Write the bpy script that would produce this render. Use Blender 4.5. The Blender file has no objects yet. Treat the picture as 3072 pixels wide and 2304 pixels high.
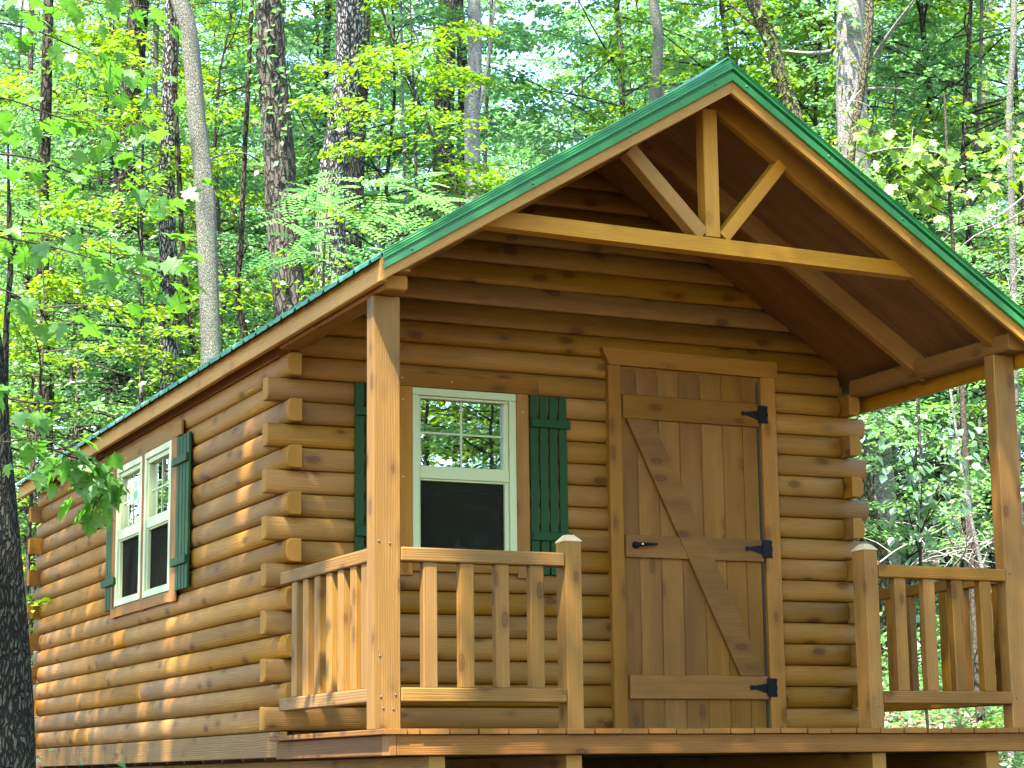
import bpy, math, random
import numpy as np
from mathutils import Vector, Matrix, Quaternion, noise as mnoise

PI = math.pi
# ------------------------------------------------------------------ camera, world, sun, exposure
sc = bpy.context.scene
col = sc.collection
CAM = Vector((-3.7719, -9.7044, -0.2281))
YAW, PIT, ROL, FPX = .43810, .18501, -.01222, 6272.06      # calibrated on a 3072 px wide picture
cy, sy = math.cos(YAW), math.sin(YAW)
FW = Vector((sy*math.cos(PIT), cy*math.cos(PIT), math.sin(PIT)))
R0 = Vector((cy, -sy, 0)); U0 = R0.cross(FW)
RT = R0*math.cos(ROL) + U0*math.sin(ROL); UP = -R0*math.sin(ROL) + U0*math.cos(ROL)
cam_data = bpy.data.cameras.new('camera'); cam = bpy.data.objects.new('camera', cam_data); col.objects.link(cam)
m = Matrix((RT, UP, -FW)).transposed().to_4x4(); m.translation = CAM
cam.matrix_world = m
cam_data.sensor_width = 36; cam_data.lens = FPX*36/3072; cam_data.clip_start = .1; cam_data.clip_end = 2000
sc.camera = cam

SUN_D = Vector((1.0, .92, -2.35)).normalized()               # direction the light travels
sun_el = math.asin(-SUN_D.z); 
w = bpy.data.worlds.new('World'); sc.world = w; w.use_nodes = True
nt = w.node_tree; nt.nodes.clear()
sky = nt.nodes.new('ShaderNodeTexSky'); sky.sky_type = 'NISHITA'; sky.sun_disc = False
sky.sun_elevation = sun_el; sky.sun_rotation = math.atan2(-SUN_D.x, -SUN_D.y)
sky.air_density = 1.0; sky.dust_density = .4; sky.ozone_density = 1.6
bg = nt.nodes.new('ShaderNodeBackground'); bg.inputs[1].default_value = .15
wo = nt.nodes.new('ShaderNodeOutputWorld')
nt.links.new(sky.outputs[0], bg.inputs[0]); nt.links.new(bg.outputs[0], wo.inputs[0])
sd = bpy.data.lights.new('sun', 'SUN'); sd.energy = 3.9; sd.angle = math.radians(.53); sd.color = (1.0, .95, .86)
so = bpy.data.objects.new('sun', sd); col.objects.link(so)
so.rotation_mode = 'QUATERNION'; so.rotation_quaternion = (-SUN_D).to_track_quat('Z', 'Y'); so.location = (-20, -20, 45)
sc.view_settings.view_transform = 'Standard'; sc.view_settings.look = 'None'
sc.view_settings.exposure = 2.9; sc.view_settings.gamma = 1; sc.view_settings.use_curve_mapping = False
sc.render.engine = 'CYCLES'
c_ = sc.cycles
c_.max_bounces = 7; c_.diffuse_bounces = 4; c_.glossy_bounces = 3; c_.transmission_bounces = 5; c_.transparent_max_bounces = 8
c_.sample_clamp_indirect = 6; c_.caustics_reflective = False; c_.caustics_refractive = False
c_.use_denoising = True
try: c_.denoiser = 'OPENIMAGEDENOISE'; c_.denoising_input_passes = 'RGB_ALBEDO_NORMAL'; c_.denoising_prefilter = 'ACCURATE'
except Exception: pass

# ------------------------------------------------------------------ helpers
VS = 3072/2212.0
def ray(xv, yv):
    x, y = xv*VS, yv*VS
    return FW + RT*((x-1536)/FPX) - UP*((y-1152)/FPX)
def at(xv, yv, depth):                                       # a point of the place from where it shows and how deep it stands
    return CAM + ray(xv, yv)*depth
def on_plane(xv, yv, axis, val):
    d = ray(xv, yv); return CAM + d*((val-CAM[axis])/d[axis])
def depth_of(p): return (Vector(p)-CAM).dot(FW)

WORLD = {}; WROT = {}
def link(name, data, parent=None, loc=(0, 0, 0), rot=None, label=None, cat=None, group=None, kind=None):
    o = bpy.data.objects.new(name, data); col.objects.link(o)
    l = Vector(loc)
    if parent is not None:
        o.parent = parent; l = l - WORLD[parent.name]; pr_ = WROT.get(parent.name)
        if pr_ is not None: l = pr_.inverted() @ l; rot = pr_.inverted() @ (rot or Quaternion())
    o.location = l; WORLD[o.name] = Vector(loc)
    if rot is not None: WROT[o.name] = (WROT[parent.name] @ rot) if parent is not None and parent.name in WROT else rot
    if rot is not None:
        o.rotation_mode = 'QUATERNION'; o.rotation_quaternion = rot
    if label: o['label'] = label
    if cat: o['category'] = cat
    if group: o['group'] = group
    if kind: o['kind'] = kind
    return o
def mesh(name, verts, faces, mats, smooth=False, midx=None):
    me = bpy.data.meshes.new(name)
    me.from_pydata([tuple(v) for v in verts], [], faces)
    for m_ in (mats if isinstance(mats, (list, tuple)) else [mats]): me.materials.append(m_)
    if smooth: me.polygons.foreach_set('use_smooth', [True]*len(me.polygons))
    if midx is not None: me.polygons.foreach_set('material_index', midx)
    me.update(); return me
def np_mesh(name, V, F, mat, tint=None, smooth=False):       # fast mesh out of numpy arrays: V (n,3), F (m,k)
    me = bpy.data.meshes.new(name)
    V = np.asarray(V, dtype=np.float32); F = np.asarray(F, dtype=np.int32); k = F.shape[1]
    me.vertices.add(len(V)); me.vertices.foreach_set('co', V.ravel())
    me.loops.add(F.size); me.loops.foreach_set('vertex_index', F.ravel())
    me.polygons.add(len(F)); me.polygons.foreach_set('loop_start', np.arange(0, F.size, k, dtype=np.int32))
    try: me.polygons.foreach_set('loop_total', np.full(len(F), k, dtype=np.int32))
    except Exception: pass
    if smooth: me.polygons.foreach_set('use_smooth', np.ones(len(F), dtype=bool))
    me.materials.append(mat)
    if tint is not None:
        a = me.attributes.new('tint', 'FLOAT', 'FACE'); a.data.foreach_set('value', np.asarray(tint, dtype=np.float32))
    me.update(calc_edges=True); return me
QX = Quaternion((1, 0, 0, 0)); QY = Quaternion((0, 0, 1), PI/2); QYn = Quaternion((0, 0, 1), -PI/2); QZ = Quaternion((0, 1, 0), -PI/2)

def box_mesh(name, lx, ly, lz, mat, bev=.004, ends=True):    # length on x, slightly eased edges
    hx, hy, hz = lx/2, ly/2, lz/2; b = min(bev, hx*.4, hy*.4, hz*.4)
    vs = []; fs = []; mi = []
    def ring(x, hy_, hz_, c):
        i = len(vs)
        vs.extend([(x, -hy_, -hz_+c), (x, -hy_+c, -hz_), (x, hy_-c, -hz_), (x, hy_, -hz_+c), (x, hy_, hz_-c), (x, hy_-c, hz_), (x, -hy_+c, hz_), (x, -hy_, hz_-c)])
        return i
    a = ring(-hx, hy-b*.6, hz-b*.6, b); c = ring(-hx+b*.6, hy, hz, b); d = ring(hx-b*.6, hy, hz, b); e = ring(hx, hy-b*.6, hz-b*.6, b)
    for p, q in ((a, c), (c, d), (d, e)):
        for k in range(8):
            k2 = (k+1) % 8; fs.append((p+k, p+k2, q+k2, q+k)); mi.append(0)
    fs.append(tuple(a+k for k in range(7, -1, -1))); fs.append(tuple(e+k for k in range(8))); mi += [1 if ends else 0]*2
    # orientation: rings run -y,-z -> +y -> +z ; make normals outward
    fs = [tuple(reversed(f)) if i < 24 else f for i, f in enumerate(fs)]
    mats = [mat, END.get(mat.name, mat)] if ends else [mat, mat]
    return mesh(name, vs, fs, mats, midx=mi)
END = {}
def B(name, x0, x1, y0, y1, z0, z1, grain, mat, parent, bev=.004, **kw):
    dx, dy, dz = x1-x0, y1-y0, z1-z0
    l, q = {'X': ((dx, dy, dz), QX), 'Y': ((dy, dx, dz), QY), 'Z': ((dz, dy, dx), QZ)}[grain]
    return link(name, box_mesh(name, *l, mat, bev), parent, ((x0+x1)/2, (y0+y1)/2, (z0+z1)/2), q, **kw)
def bar(name, p0, p1, wy, wz, mat, parent, up=(0, -1, 0), bev=.004, **kw):   # board from p0 to p1; wy across `up`, wz along `up`
    p0, p1 = Vector(p0), Vector(p1); x = (p1-p0); L = x.length; x.normalize()
    z = Vector(up); z = (z - x*z.dot(x)).normalized(); y = z.cross(x)
    q = Matrix((x, y, z)).transposed().to_quaternion()
    return link(name, box_mesh(name, L, wy, wz, mat, bev), parent, (p0+p1)/2, q, **kw)
def prism(name, poly, axis, a0, a1, mat, parent, origin=None, **kw):  # polygon in the plane across axis, extruded a0..a1
    def P(u, v, a): return {'X': (a, u, v), 'Y': (u, a, v), 'Z': (u, v, a)}[axis]
    n = len(poly); vs = [P(u, v, a0) for u, v in poly] + [P(u, v, a1) for u, v in poly]
    fs = [tuple(range(n)), tuple(range(2*n-1, n-1, -1))] + [((k+1) % n, k, k+n, (k+1) % n+n) for k in range(n)]
    c = Vector(origin) if origin else sum((Vector(v) for v in vs), Vector())/len(vs)
    me = mesh(name, [Vector(v)-c for v in vs], fs, mat)
    import bmesh
    bm = bmesh.new(); bm.from_mesh(me); bmesh.ops.recalc_face_normals(bm, faces=bm.faces); bm.to_mesh(me); bm.free()
    return link(name, me, parent, c, **kw)
def tube(pts, rad, sides=8, cap=True):                       # vertices and quads of a tube through pts
    pts = [Vector(p) for p in pts]; n = len(pts); V = []; F = []
    ref = Vector((0, 0, 1)) if abs((pts[-1]-pts[0]).normalized().z) < .8 else Vector((1, 0, 0))
    for i, p in enumerate(pts):
        t = (pts[min(i+1, n-1)]-pts[max(i-1, 0)]).normalized()
        a = t.cross(ref).normalized(); b = t.cross(a); r = rad[i] if hasattr(rad, '__len__') else rad
        for k in range(sides):
            an = 2*PI*k/sides; V.append(p + a*(math.cos(an)*r) + b*(math.sin(an)*r))
    for i in range(n-1):
        for k in range(sides):
            k2 = (k+1) % sides; F.append((i*sides+k, i*sides+k2, (i+1)*sides+k2, (i+1)*sides+k))
    return V, F
def merge(lists):
    V = []; F = []
    for v, f in lists:
        o = len(V); V += v; F += [tuple(i+o for i in q) for q in f]
    return V, F

# ------------------------------------------------------------------ materials
def nodes(name):
    m_ = bpy.data.materials.new(name); m_.use_nodes = True; t = m_.node_tree
    for n in list(t.nodes): t.nodes.remove(n)
    out = t.nodes.new('ShaderNodeOutputMaterial')
    return m_, t, out
def N(t, typ, ins=None, **props):
    n = t.nodes.new(typ)
    for k, v in props.items(): setattr(n, k, v)
    for k, v in (ins or {}).items():
        if isinstance(v, bpy.types.NodeSocket): t.links.new(v, n.inputs[k])
        else: n.inputs[k].default_value = v
    return n
def math_(t, op, a, b=None, c=None, clamp=False):
    n = N(t, 'ShaderNodeMath', operation=op, use_clamp=clamp)
    for i, v in enumerate((a, b, c)):
        if v is None: continue
        if isinstance(v, bpy.types.NodeSocket): t.links.new(v, n.inputs[i])
        else: n.inputs[i].default_value = v
    return n.outputs[0]
def ramp(t, fac, stops, interp='LINEAR'):
    r = t.nodes.new('ShaderNodeValToRGB'); r.color_ramp.interpolation = interp
    e = r.color_ramp.elements
    while len(e) < len(stops): e.new(.5)
    for i, (p, c) in enumerate(stops):
        e[i].position = p; e[i].color = (*c, 1) if len(c) == 3 else c
    t.links.new(fac, r.inputs[0]); return r.outputs[0]
def mix(t, fac, a, b, blend='MIX'):
    n = N(t, 'ShaderNodeMix', data_type='RGBA', blend_type=blend)
    for key, v in (('Factor', fac), ('A', a), ('B', b)):
        s = [i for i in n.inputs if i.name == key and i.enabled and (key == 'Factor' or i.type == 'RGBA')]
        s = [i for i in s if key != 'Factor' or i.type == 'VALUE'][0]
        if isinstance(v, bpy.types.NodeSocket): t.links.new(v, s)
        else: s.default_value = v if key == 'Factor' else ((*v, 1) if len(v) == 3 else v)
    return [o for o in n.outputs if o.type == 'RGBA'][0]
def obj_coords(t, scale, rnd=True):
    tc = N(t, 'ShaderNodeTexCoord'); v = tc.outputs['Object']
    if rnd:
        oi = N(t, 'ShaderNodeObjectInfo'); off = N(t, 'ShaderNodeVectorMath', {0: (1, 1, 1)}, operation='SCALE')
        cb = N(t, 'ShaderNodeCombineXYZ', {0: math_(t, 'MULTIPLY', oi.outputs['Random'], 91.7), 1: math_(t, 'MULTIPLY', oi.outputs['Random'], .23), 2: math_(t, 'MULTIPLY', oi.outputs['Random'], 57.3)})
        v = N(t, 'ShaderNodeVectorMath', {0: v, 1: cb.outputs[0]}, operation='ADD').outputs[0]
    mp = N(t, 'ShaderNodeMapping', {'Vector': v, 'Scale': scale}); return mp.outputs[0]

def wood(name, base, dark, light, rough=.45, knots=1.0, grain=1.0, blotch=.5, bump=.25, spec=.4):
    m_, t, out = nodes(name)
    oi = N(t, 'ShaderNodeObjectInfo')
    v1 = obj_coords(t, (.55, 7, 7)); lowd = N(t, 'ShaderNodeTexNoise', {'Vector': v1, 'Scale': 1.3, 'Detail': 3.0, 'Roughness': .55})
    # growth rings cut lengthwise
    v2 = obj_coords(t, (.32, 5.5, 5.5))
    wv = N(t, 'ShaderNodeTexWave', {'Vector': v2, 'Scale': 4.2, 'Distortion': 7.5, 'Detail': 2.5, 'Detail Scale': .9, 'Detail Roughness': .55}, wave_type='RINGS', rings_direction='X')
    v3 = obj_coords(t, (3.0, 90, 90)); fine = N(t, 'ShaderNodeTexNoise', {'Vector': v3, 'Scale': 1.6, 'Detail': 4.0, 'Roughness': .6})
    v4 = obj_coords(t, (1.3, 4, 4)); blo = N(t, 'ShaderNodeTexNoise', {'Vector': v4, 'Scale': 1.1, 'Detail': 4.0, 'Roughness': .6})
    colr = ramp(t, lowd.outputs[0], [(.28, dark), (.52, base), (.78, light)])
    ringf = math_(t, 'MULTIPLY', ramp_v(t, wv.outputs[0], [(.0, 0), (.55, .25), (.82, 1), (1, .3)]), .62*grain)
    colr = mix(t, ringf, colr, tuple(c*.50 for c in base))
    colr = mix(t, math_(t, 'MULTIPLY', ramp_v(t, fine.outputs[0], [(.35, 0), (.62, 1)]), .60*grain, clamp=True), colr, tuple(c*.72 for c in base))
    colr = mix(t, math_(t, 'MULTIPLY', ramp_v(t, blo.outputs[0], [(.36, 1), (.58, 0)]), blotch*.55), colr, tuple(c*f for c, f in zip(base, (.50, .50, .50))))
    # knots
    v5 = obj_coords(t, (3.6, 7.5, 7.5)); vo = N(t, 'ShaderNodeTexVoronoi', {'Vector': v5, 'Scale': 1.0, 'Randomness': 1.0}, feature='F1')
    kn = math_(t, 'MULTIPLY', ramp_v(t, vo.outputs['Distance'], [(.05, .95), (.10, .65), (.14, .95), (.19, .3), (.34, 0)]), knots)
    colr = mix(t, kn, colr, tuple(c*f for c, f in zip(base, (.26, .2, .17))))
    # every board took the stain a little differently
    hv = N(t, 'ShaderNodeHueSaturation', {'Color': colr, 'Value': math_(t, 'MULTIPLY_ADD', oi.outputs['Random'],   .42, .79), 'Saturation': math_(t, 'MULTIPLY_ADD', math_(t, 'FRACT', math_(t, 'MULTIPLY', oi.outputs['Random'], 17.3)), .10, .95)})
    bm_ = N(t, 'ShaderNodeBump', {'Strength': bump*1.6, 'Distance': .004, 'Height': math_(t, 'ADD', fine.outputs[0], math_(t, 'MULTIPLY', wv.outputs[0], .35))})
    bs = N(t, 'ShaderNodeBsdfPrincipled', {'Base Color': hv.outputs[0], 'Roughness': math_(t, 'MULTIPLY_ADD', fine.outputs[0], .22, rough-.08), 'Specular IOR Level': spec, 'Normal': bm_.outputs[0]})
    t.links.new(bs.outputs[0], out.inputs[0])
    e_, t2, out2 = nodes(name+'_end')
    v = obj_coords(t2, (1, 1, 1), rnd=False)
    wv2 = N(t2, 'ShaderNodeTexWave', {'Vector': v, 'Scale': 38.0, 'Distortion': 2.0, 'Detail': 2.0, 'Detail Scale': 1.5}, wave_type='RINGS', rings_direction='X')
    nz = N(t2, 'ShaderNodeTexNoise', {'Vector': v, 'Scale': 25.0, 'Detail': 3.0})
    ce = mix(t2, math_(t2, 'MULTIPLY', wv2.outputs[0], .45), tuple(min(1, c*1.12) for c in base), tuple(c*.6 for c in base))
    ce = mix(t2, math_(t2, 'MULTIPLY', nz.outputs[0], .5), ce, tuple(c*.75 for c in light))
    b2 = N(t2, 'ShaderNodeBsdfPrincipled', {'Base Color': ce, 'Roughness': .7, 'Specular IOR Level': .2}); t2.links.new(b2.outputs[0], out2.inputs[0])
    END[m_.name] = e_
    return m_
def ramp_v(t, fac, stops):
    return ramp(t, fac, [(p, (v, v, v)) for p, v in stops])

LOG = wood('log_wood', (0.278, 0.1231, 0.0171), (0.164, 0.0686, 0.0099), (0.361, 0.1734, 0.0275), rough=.5, knots=.95, grain=.9, spec=.22)
TRIM = wood('trim_wood', (0.286, 0.1189, 0.0154), (0.191, 0.0766, 0.0110), (0.339, 0.1513, 0.0220), rough=.55, knots=.7, grain=.6, blotch=.5, spec=.2)
DOORW = wood('door_wood', (0.228, 0.0968, 0.0132), (0.144, 0.0585, 0.0088), (0.286, 0.1311, 0.0198), rough=.55, knots=.7, grain=.7, blotch=.9, spec=.2)
RAILW = wood('rail_wood', (0.265, 0.1291, 0.0253), (0.159, 0.0726, 0.0143), (0.350, 0.1815, 0.0418), rough=.55, knots=.9, grain=1.5, blotch=.8, spec=.25)
RIMW = wood('rim_wood', (0.202, 0.0807, 0.0143), (0.116, 0.0453, 0.0088), (0.265, 0.1160, 0.0242), rough=.6, knots=.9, grain=1.3, blotch=.8, spec=.2)
FASC = wood('fascia_wood', (0.392, 0.1794, 0.0242), (0.308, 0.1361, 0.0187), (0.457, 0.2218, 0.0352), rough=.5, knots=.5, grain=.5, blotch=.3, spec=.25)
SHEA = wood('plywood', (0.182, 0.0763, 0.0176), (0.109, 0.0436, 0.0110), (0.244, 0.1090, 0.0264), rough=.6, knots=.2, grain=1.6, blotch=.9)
RAILD = wood('rail_wood_shaded_copy', (0.250, 0.1089, 0.0165), (0.164, 0.0686, 0.0110), (0.318, 0.1513, 0.0275), rough=.5, knots=.8, grain=1.1, blotch=.5, spec=.2)  # darker copy of the rail wood, right-hand shade put into its colour
DARKW = wood('underfloor_wood', (.10, .06, .03), (.06, .035, .02), (.14, .09, .04), rough=.8, knots=.3, grain=.8, blotch=.6)

def simple(name, colr, rough=.5, metal=0, spec=.5, noise=.0, scale=20, bump=0):
    m_, t, out = nodes(name)
    v = obj_coords(t, (1, 1, 1)); nz = N(t, 'ShaderNodeTexNoise', {'Vector': v, 'Scale': scale, 'Detail': 4.0})
    cc = mix(t, math_(t, 'MULTIPLY', nz.outputs[0], noise), colr, tuple(c*.55 for c in colr))
    b_ = N(t, 'ShaderNodeBsdfPrincipled', {'Base Color': cc, 'Roughness': rough, 'Metallic': metal, 'Specular IOR Level': spec})
    if bump:
        bu = N(t, 'ShaderNodeBump', {'Strength': bump, 'Distance': .003, 'Height': nz.outputs[0]}); t.links.new(bu.outputs[0], b_.inputs['Normal'])
    t.links.new(b_.outputs[0], out.inputs[0]); return m_
GREEN_METAL = simple('green_painted_metal', (.020, .150, .034), rough=.32, spec=.6, noise=.15, scale=3)
PANEL_EDGE = simple('roof_panel_metal', (.018, .16, .085), rough=.35, spec=.5, noise=.2, scale=5)
SHUT = simple('green_shutter_paint', (.007, .046, .009), rough=.55, spec=.2, noise=.5, scale=14, bump=.4)
VINYL = simple('vinyl_reflected_green', (.41, .455, .235), rough=.4, noise=.06)  # white frames with the green reflected from foliage put into their colour
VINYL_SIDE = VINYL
IRON = simple('black_iron', (.006, .006, .007), spec=.15, rough=.6, noise=.3)
SCREWM = simple('galvanised_screw', (.12, .11, .09), rough=.4, metal=.7)
PALEW = simple('sunbleached_post_cap', (.42, .32, .18), rough=.7, noise=.25, scale=30)
PAPER = simple('paper_label', (.85, .9, .82), rough=.6); PAPER_Y = simple('label_yellow_print', (.85, .75, .08)); PAPER_G = simple('label_green_print', (.08, .45, .18))
PAPER_B = simple('label_blue_print', (.35, .5, .75))
INT = simple('dark_interior', (.035, .028, .02), rough=.9)

def glass_mat(name, refl, k=1.6):
    m_, t, out = nodes(name)
    g = N(t, 'ShaderNodeBsdfGlossy', {'Color': (1, 1, 1, 1), 'Roughness': .0})
    v = obj_coords(t, (1, 1, 1)); nz = N(t, 'ShaderNodeTexNoise', {'Vector': v, 'Scale': 3.0}); bu = N(t, 'ShaderNodeBump', {'Strength': .06, 'Distance': .01, 'Height': nz.outputs[0]})
    t.links.new(bu.outputs[0], g.inputs['Normal'])
    tr = N(t, 'ShaderNodeBsdfTransparent', {'Color': (.75, .8, .76, 1)})
    fr = N(t, 'ShaderNodeFresnel', {'IOR': 1.5}); f = math_(t, 'MULTIPLY_ADD', fr.outputs[0], k, refl, clamp=True)
    mx = N(t, 'ShaderNodeMixShader', {0: f, 1: tr.outputs[0], 2: g.outputs[0]}); t.links.new(mx.outputs[0], out.inputs[0]); return m_
GLASS = glass_mat('window_glass', .26)
GLASS2 = glass_mat('window_glass_side', .03, .7)
def screen_mat():
    m_, t, out = nodes('insect_screen')
    d = N(t, 'ShaderNodeBsdfDiffuse', {'Color': (.017, .017, .012, 1)}); tr = N(t, 'ShaderNodeBsdfTransparent')
    mx = N(t, 'ShaderNodeMixShader', {0: .3, 1: d.outputs[0], 2: tr.outputs[0]}); t.links.new(mx.outputs[0], out.inputs[0]); return m_
SCREEN = screen_mat()

def leaf_mat(name, stops, trans=.5, gloss=.10, rough=.45, val=1.0, tcol=(.8, 1.3, .35)):
    m_, t, out = nodes(name)
    at_ = N(t, 'ShaderNodeAttribute', attribute_name='tint'); oi = N(t, 'ShaderNodeObjectInfo')
    f = math_(t, 'ADD', at_.outputs['Fac'], math_(t, 'MULTIPLY_ADD', oi.outputs['Random'], .30, -.15), clamp=True)
    cc = ramp(t, f, [(p, tuple(x*val for x in c)) for p, c in stops])
    tc = mix(t, 1.0, cc, tcol, 'MULTIPLY')
    d = N(t, 'ShaderNodeBsdfDiffuse', {'Color': cc}); tl = N(t, 'ShaderNodeBsdfTranslucent', {'Color': tc})
    m1 = N(t, 'ShaderNodeMixShader', {0: trans, 1: d.outputs[0], 2: tl.outputs[0]})
    g = N(t, 'ShaderNodeBsdfGlossy', {'Color': (.95, 1, .95, 1), 'Roughness': rough})
    m2 = N(t, 'ShaderNodeMixShader', {0: gloss, 1: m1.outputs[0], 2: g.outputs[0]}); t.links.new(m2.outputs[0], out.inputs[0]); return m_
G_STOPS = [(.0, (.062, .14, .050)), (.4, (.095, .20, .062)), (.75, (.140, .265, .075)), (1., (.23, .33, .08))]
LEAF = leaf_mat('leaf_green', G_STOPS, tcol=(1.95, 2.3, 1.75), gloss=.12, rough=.42)
LEAF_YOUNG = leaf_mat('leaf_yellow_green', [(0, (.07, .175, .018)), (.5, (.13, .245, .020)), (1, (.23, .30, .016))], tcol=(1.9, 1.8, .4), gloss=.05, rough=.5)
LEAF_NEAR = leaf_mat('maple_leaf_green', [(0, (.045, .13, .025)), (.5, (.08, .19, .03)), (1, (.12, .25, .035))], tcol=(1.8, 2.1, .8), gloss=.035, rough=.5)
LEAF_PALE = leaf_mat('broad_leaf_pale', [(0, (.10, .22, .10)), (1, (.19, .32, .13))], tcol=(1.3, 1.5, .8), gloss=.14)

def bark(name, dark, light, vs=5.0, hs=22, moss=0.0, bump=.9, crack=.16, mottle=.5):
    """ridged bark: long plates parted by dark fissures, lighter and mossy patches"""
    m_, t, out = nodes(name)
    v0 = obj_coords(t, (1, 1, 1)); wb = N(t, 'ShaderNodeTexNoise', {'Vector': v0, 'Scale': 9.0, 'Detail': 3.0})
    ad = N(t, 'ShaderNodeVectorMath', {0: wb.outputs['Color'], 1: (-.5, -.5, -.5)}, operation='ADD')
    sc_ = N(t, 'ShaderNodeVectorMath', {0: ad.outputs[0]}, operation='SCALE'); sc_.inputs['Scale'].default_value = .07
    wv = N(t, 'ShaderNodeVectorMath', {0: v0, 1: sc_.outputs[0]}, operation='ADD')
    mp = N(t, 'ShaderNodeMapping', {'Vector': wv.outputs[0], 'Scale': (hs, hs, vs)})
    vo = N(t, 'ShaderNodeTexVoronoi', {'Vector': mp.outputs[0], 'Scale': 1.0}, feature='DISTANCE_TO_EDGE')
    ridge = ramp_v(t, vo.outputs['Distance'], [(0, 0), (crack*.4, .12), (crack, 1)])
    v = obj_coords(t, (hs*2.2, hs*2.2, vs*3)); n1 = N(t, 'ShaderNodeTexNoise', {'Vector': v, 'Scale': 1.0, 'Detail': 4.0, 'Roughness': .65})
    n2 = N(t, 'ShaderNodeTexNoise', {'Vector': v0, 'Scale': 5.0, 'Detail': 5.0, 'Roughness': .7})
    plate = ramp(t, n1.outputs[0], [(.30, tuple(a*.55+b*.35 for a, b in zip(dark, light))), (.55, tuple(c*.75 for c in light)), (.75, light)])
    plate = mix(t, math_(t, 'MULTIPLY', ramp_v(t, n2.outputs[0], [(.40, 1), (.58, 0)]), mottle), plate, tuple(a*.6+b*.25 for a, b in zip(dark, light)))
    if moss: plate = mix(t, math_(t, 'MULTIPLY', ramp_v(t, n2.outputs[0], [(.50, 0), (.60, 1)]), moss), plate, (.06, .085, .028))
    cc = mix(t, ridge, dark, plate)
    h_ = math_(t, 'ADD', ridge, math_(t, 'MULTIPLY', n1.outputs[0], .5))
    bu = N(t, 'ShaderNodeBump', {'Strength': bump, 'Distance': .02, 'Height': h_})
    b_ = N(t, 'ShaderNodeBsdfPrincipled', {'Base Color': cc, 'Roughness': .9, 'Specular IOR Level': .15, 'Normal': bu.outputs[0]})
    t.links.new(b_.outputs[0], out.inputs[0]); return m_
BARK_DARK = bark('bark_dark', (.010, .008, .006), (.115, .095, .068), vs=6, hs=26, moss=.25)
BARK_NEAR = bark('bark_fissured_near', (.012, .011, .009), (.15, .14, .10), vs=12, hs=60, moss=.45, bump=1.0, crack=.22)
BARK_BROWN = bark('bark_brown', (.032, .027, .021), (.20, .172, .138), vs=5, hs=24)
BARK_GREY = bark('bark_furrowed_grey', (.014, .013, .012), (.50, .47, .43), vs=9, hs=34, crack=.24, mottle=.2)
BARK_PALE = bark('bark_pale_lichen', (.15, .14, .11), (.36, .345, .28), vs=26, hs=60, moss=.3, bump=.7, crack=.16, mottle=1.0)
BARK_WHITE = bark('bark_whitish', (.13, .12, .11), (.42, .40, .36), vs=34, hs=22, bump=.4, crack=.10, mottle=.9)
BARK_VINE = bark('bark_mossy', (.035, .03, .02), (.26, .21, .13), vs=14, hs=30, moss=.6, crack=.12)
TWIG = bark('twig_bark', (.04, .03, .022), (.12, .095, .068), vs=20, hs=30, bump=.2)
DEADW = bark('dead_wood', (.18, .16, .14), (.50, .47, .42), vs=20, hs=30, bump=.2)
def litter_mat():
    m_, t, out = nodes('forest_floor')
    v = obj_coords(t, (1, 1, 1), rnd=False)
    n1 = N(t, 'ShaderNodeTexVoronoi', {'Vector': v, 'Scale': 14.0}, feature='F1'); n2 = N(t, 'ShaderNodeTexNoise', {'Vector': v, 'Scale': 1.2, 'Detail': 6.0, 'Roughness': .65})
    cc = mix(t, .5, ramp(t, n1.outputs['Color'], [(.2, (.05, .036, .024)), (.5, (.12, .085, .058)), (.85, (.24, .18, .13))]), ramp(t, n2.outputs[0], [(.35, (.03, .045, .016)), (.5, (.09, .065, .042)), (.7, (.17, .13, .095))]))
    bu = N(t, 'ShaderNodeBump', {'Strength': .8, 'Distance': .04, 'Height': n1.outputs['Distance']})
    b_ = N(t, 'ShaderNodeBsdfPrincipled', {'Base Color': cc, 'Roughness': .9, 'Specular IOR Level': .15, 'Normal': bu.outputs[0]})
    t.links.new(b_.outputs[0], out.inputs[0]); return m_
FLOORM = litter_mat()
LITTER = leaf_mat('dry_leaf', [(0, (.09, .055, .03)), (.5, (.20, .14, .09)), (1, (.40, .32, .24))], trans=.15, gloss=.05, tcol=(1, .8, .5))

# ------------------------------------------------------------------ terrain
def sstep(a, b, x):
    x = max(0., min(1., (x-a)/(b-a))); return x*x*(3-2*x)
def ground_z(x, y):
    t = .62*x + .78*y
    z = -.9 + .175*max(0, t-3.2) if t < 62 else -.9 + .175*58.8 + (t-62)*.10
    if t < -2: z -= .10*min(9, -2-t)
    d = max(max(-1.0-x, x-5.0), max(-.6-y, y-9.0))
    k = sstep(-.2, 2.2, d)
    z0 = -.85 + .06*max(0, min(9, y))
    z = z0*(1-k) + z*k
    z += .35*k*mnoise.noise(Vector((x*.11, y*.11, .3))) + .06*k*mnoise.noise(Vector((x*.7, y*.7, 4)))
    return z
def terrain():
    xs = np.concatenate([np.arange(-190, -30, 16), np.arange(-30, 40, 1.25), np.arange(40, 200, 16)])
    ys = np.concatenate([np.arange(-170, -25, 16), np.arange(-25, 60, 1.25), np.arange(60, 260, 16)])
    V = [(x, y, ground_z(x, y)) for y in ys for x in xs]; nx = len(xs)
    F = [(j*nx+i, j*nx+i+1, (j+1)*nx+i+1, (j+1)*nx+i) for j in range(len(ys)-1) for i in range(nx-1)]
    link('ground', np_mesh('ground', V, F, FLOORM, smooth=True), kind='structure', label='leaf strewn forest floor rising behind the cabin')
terrain()

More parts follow.
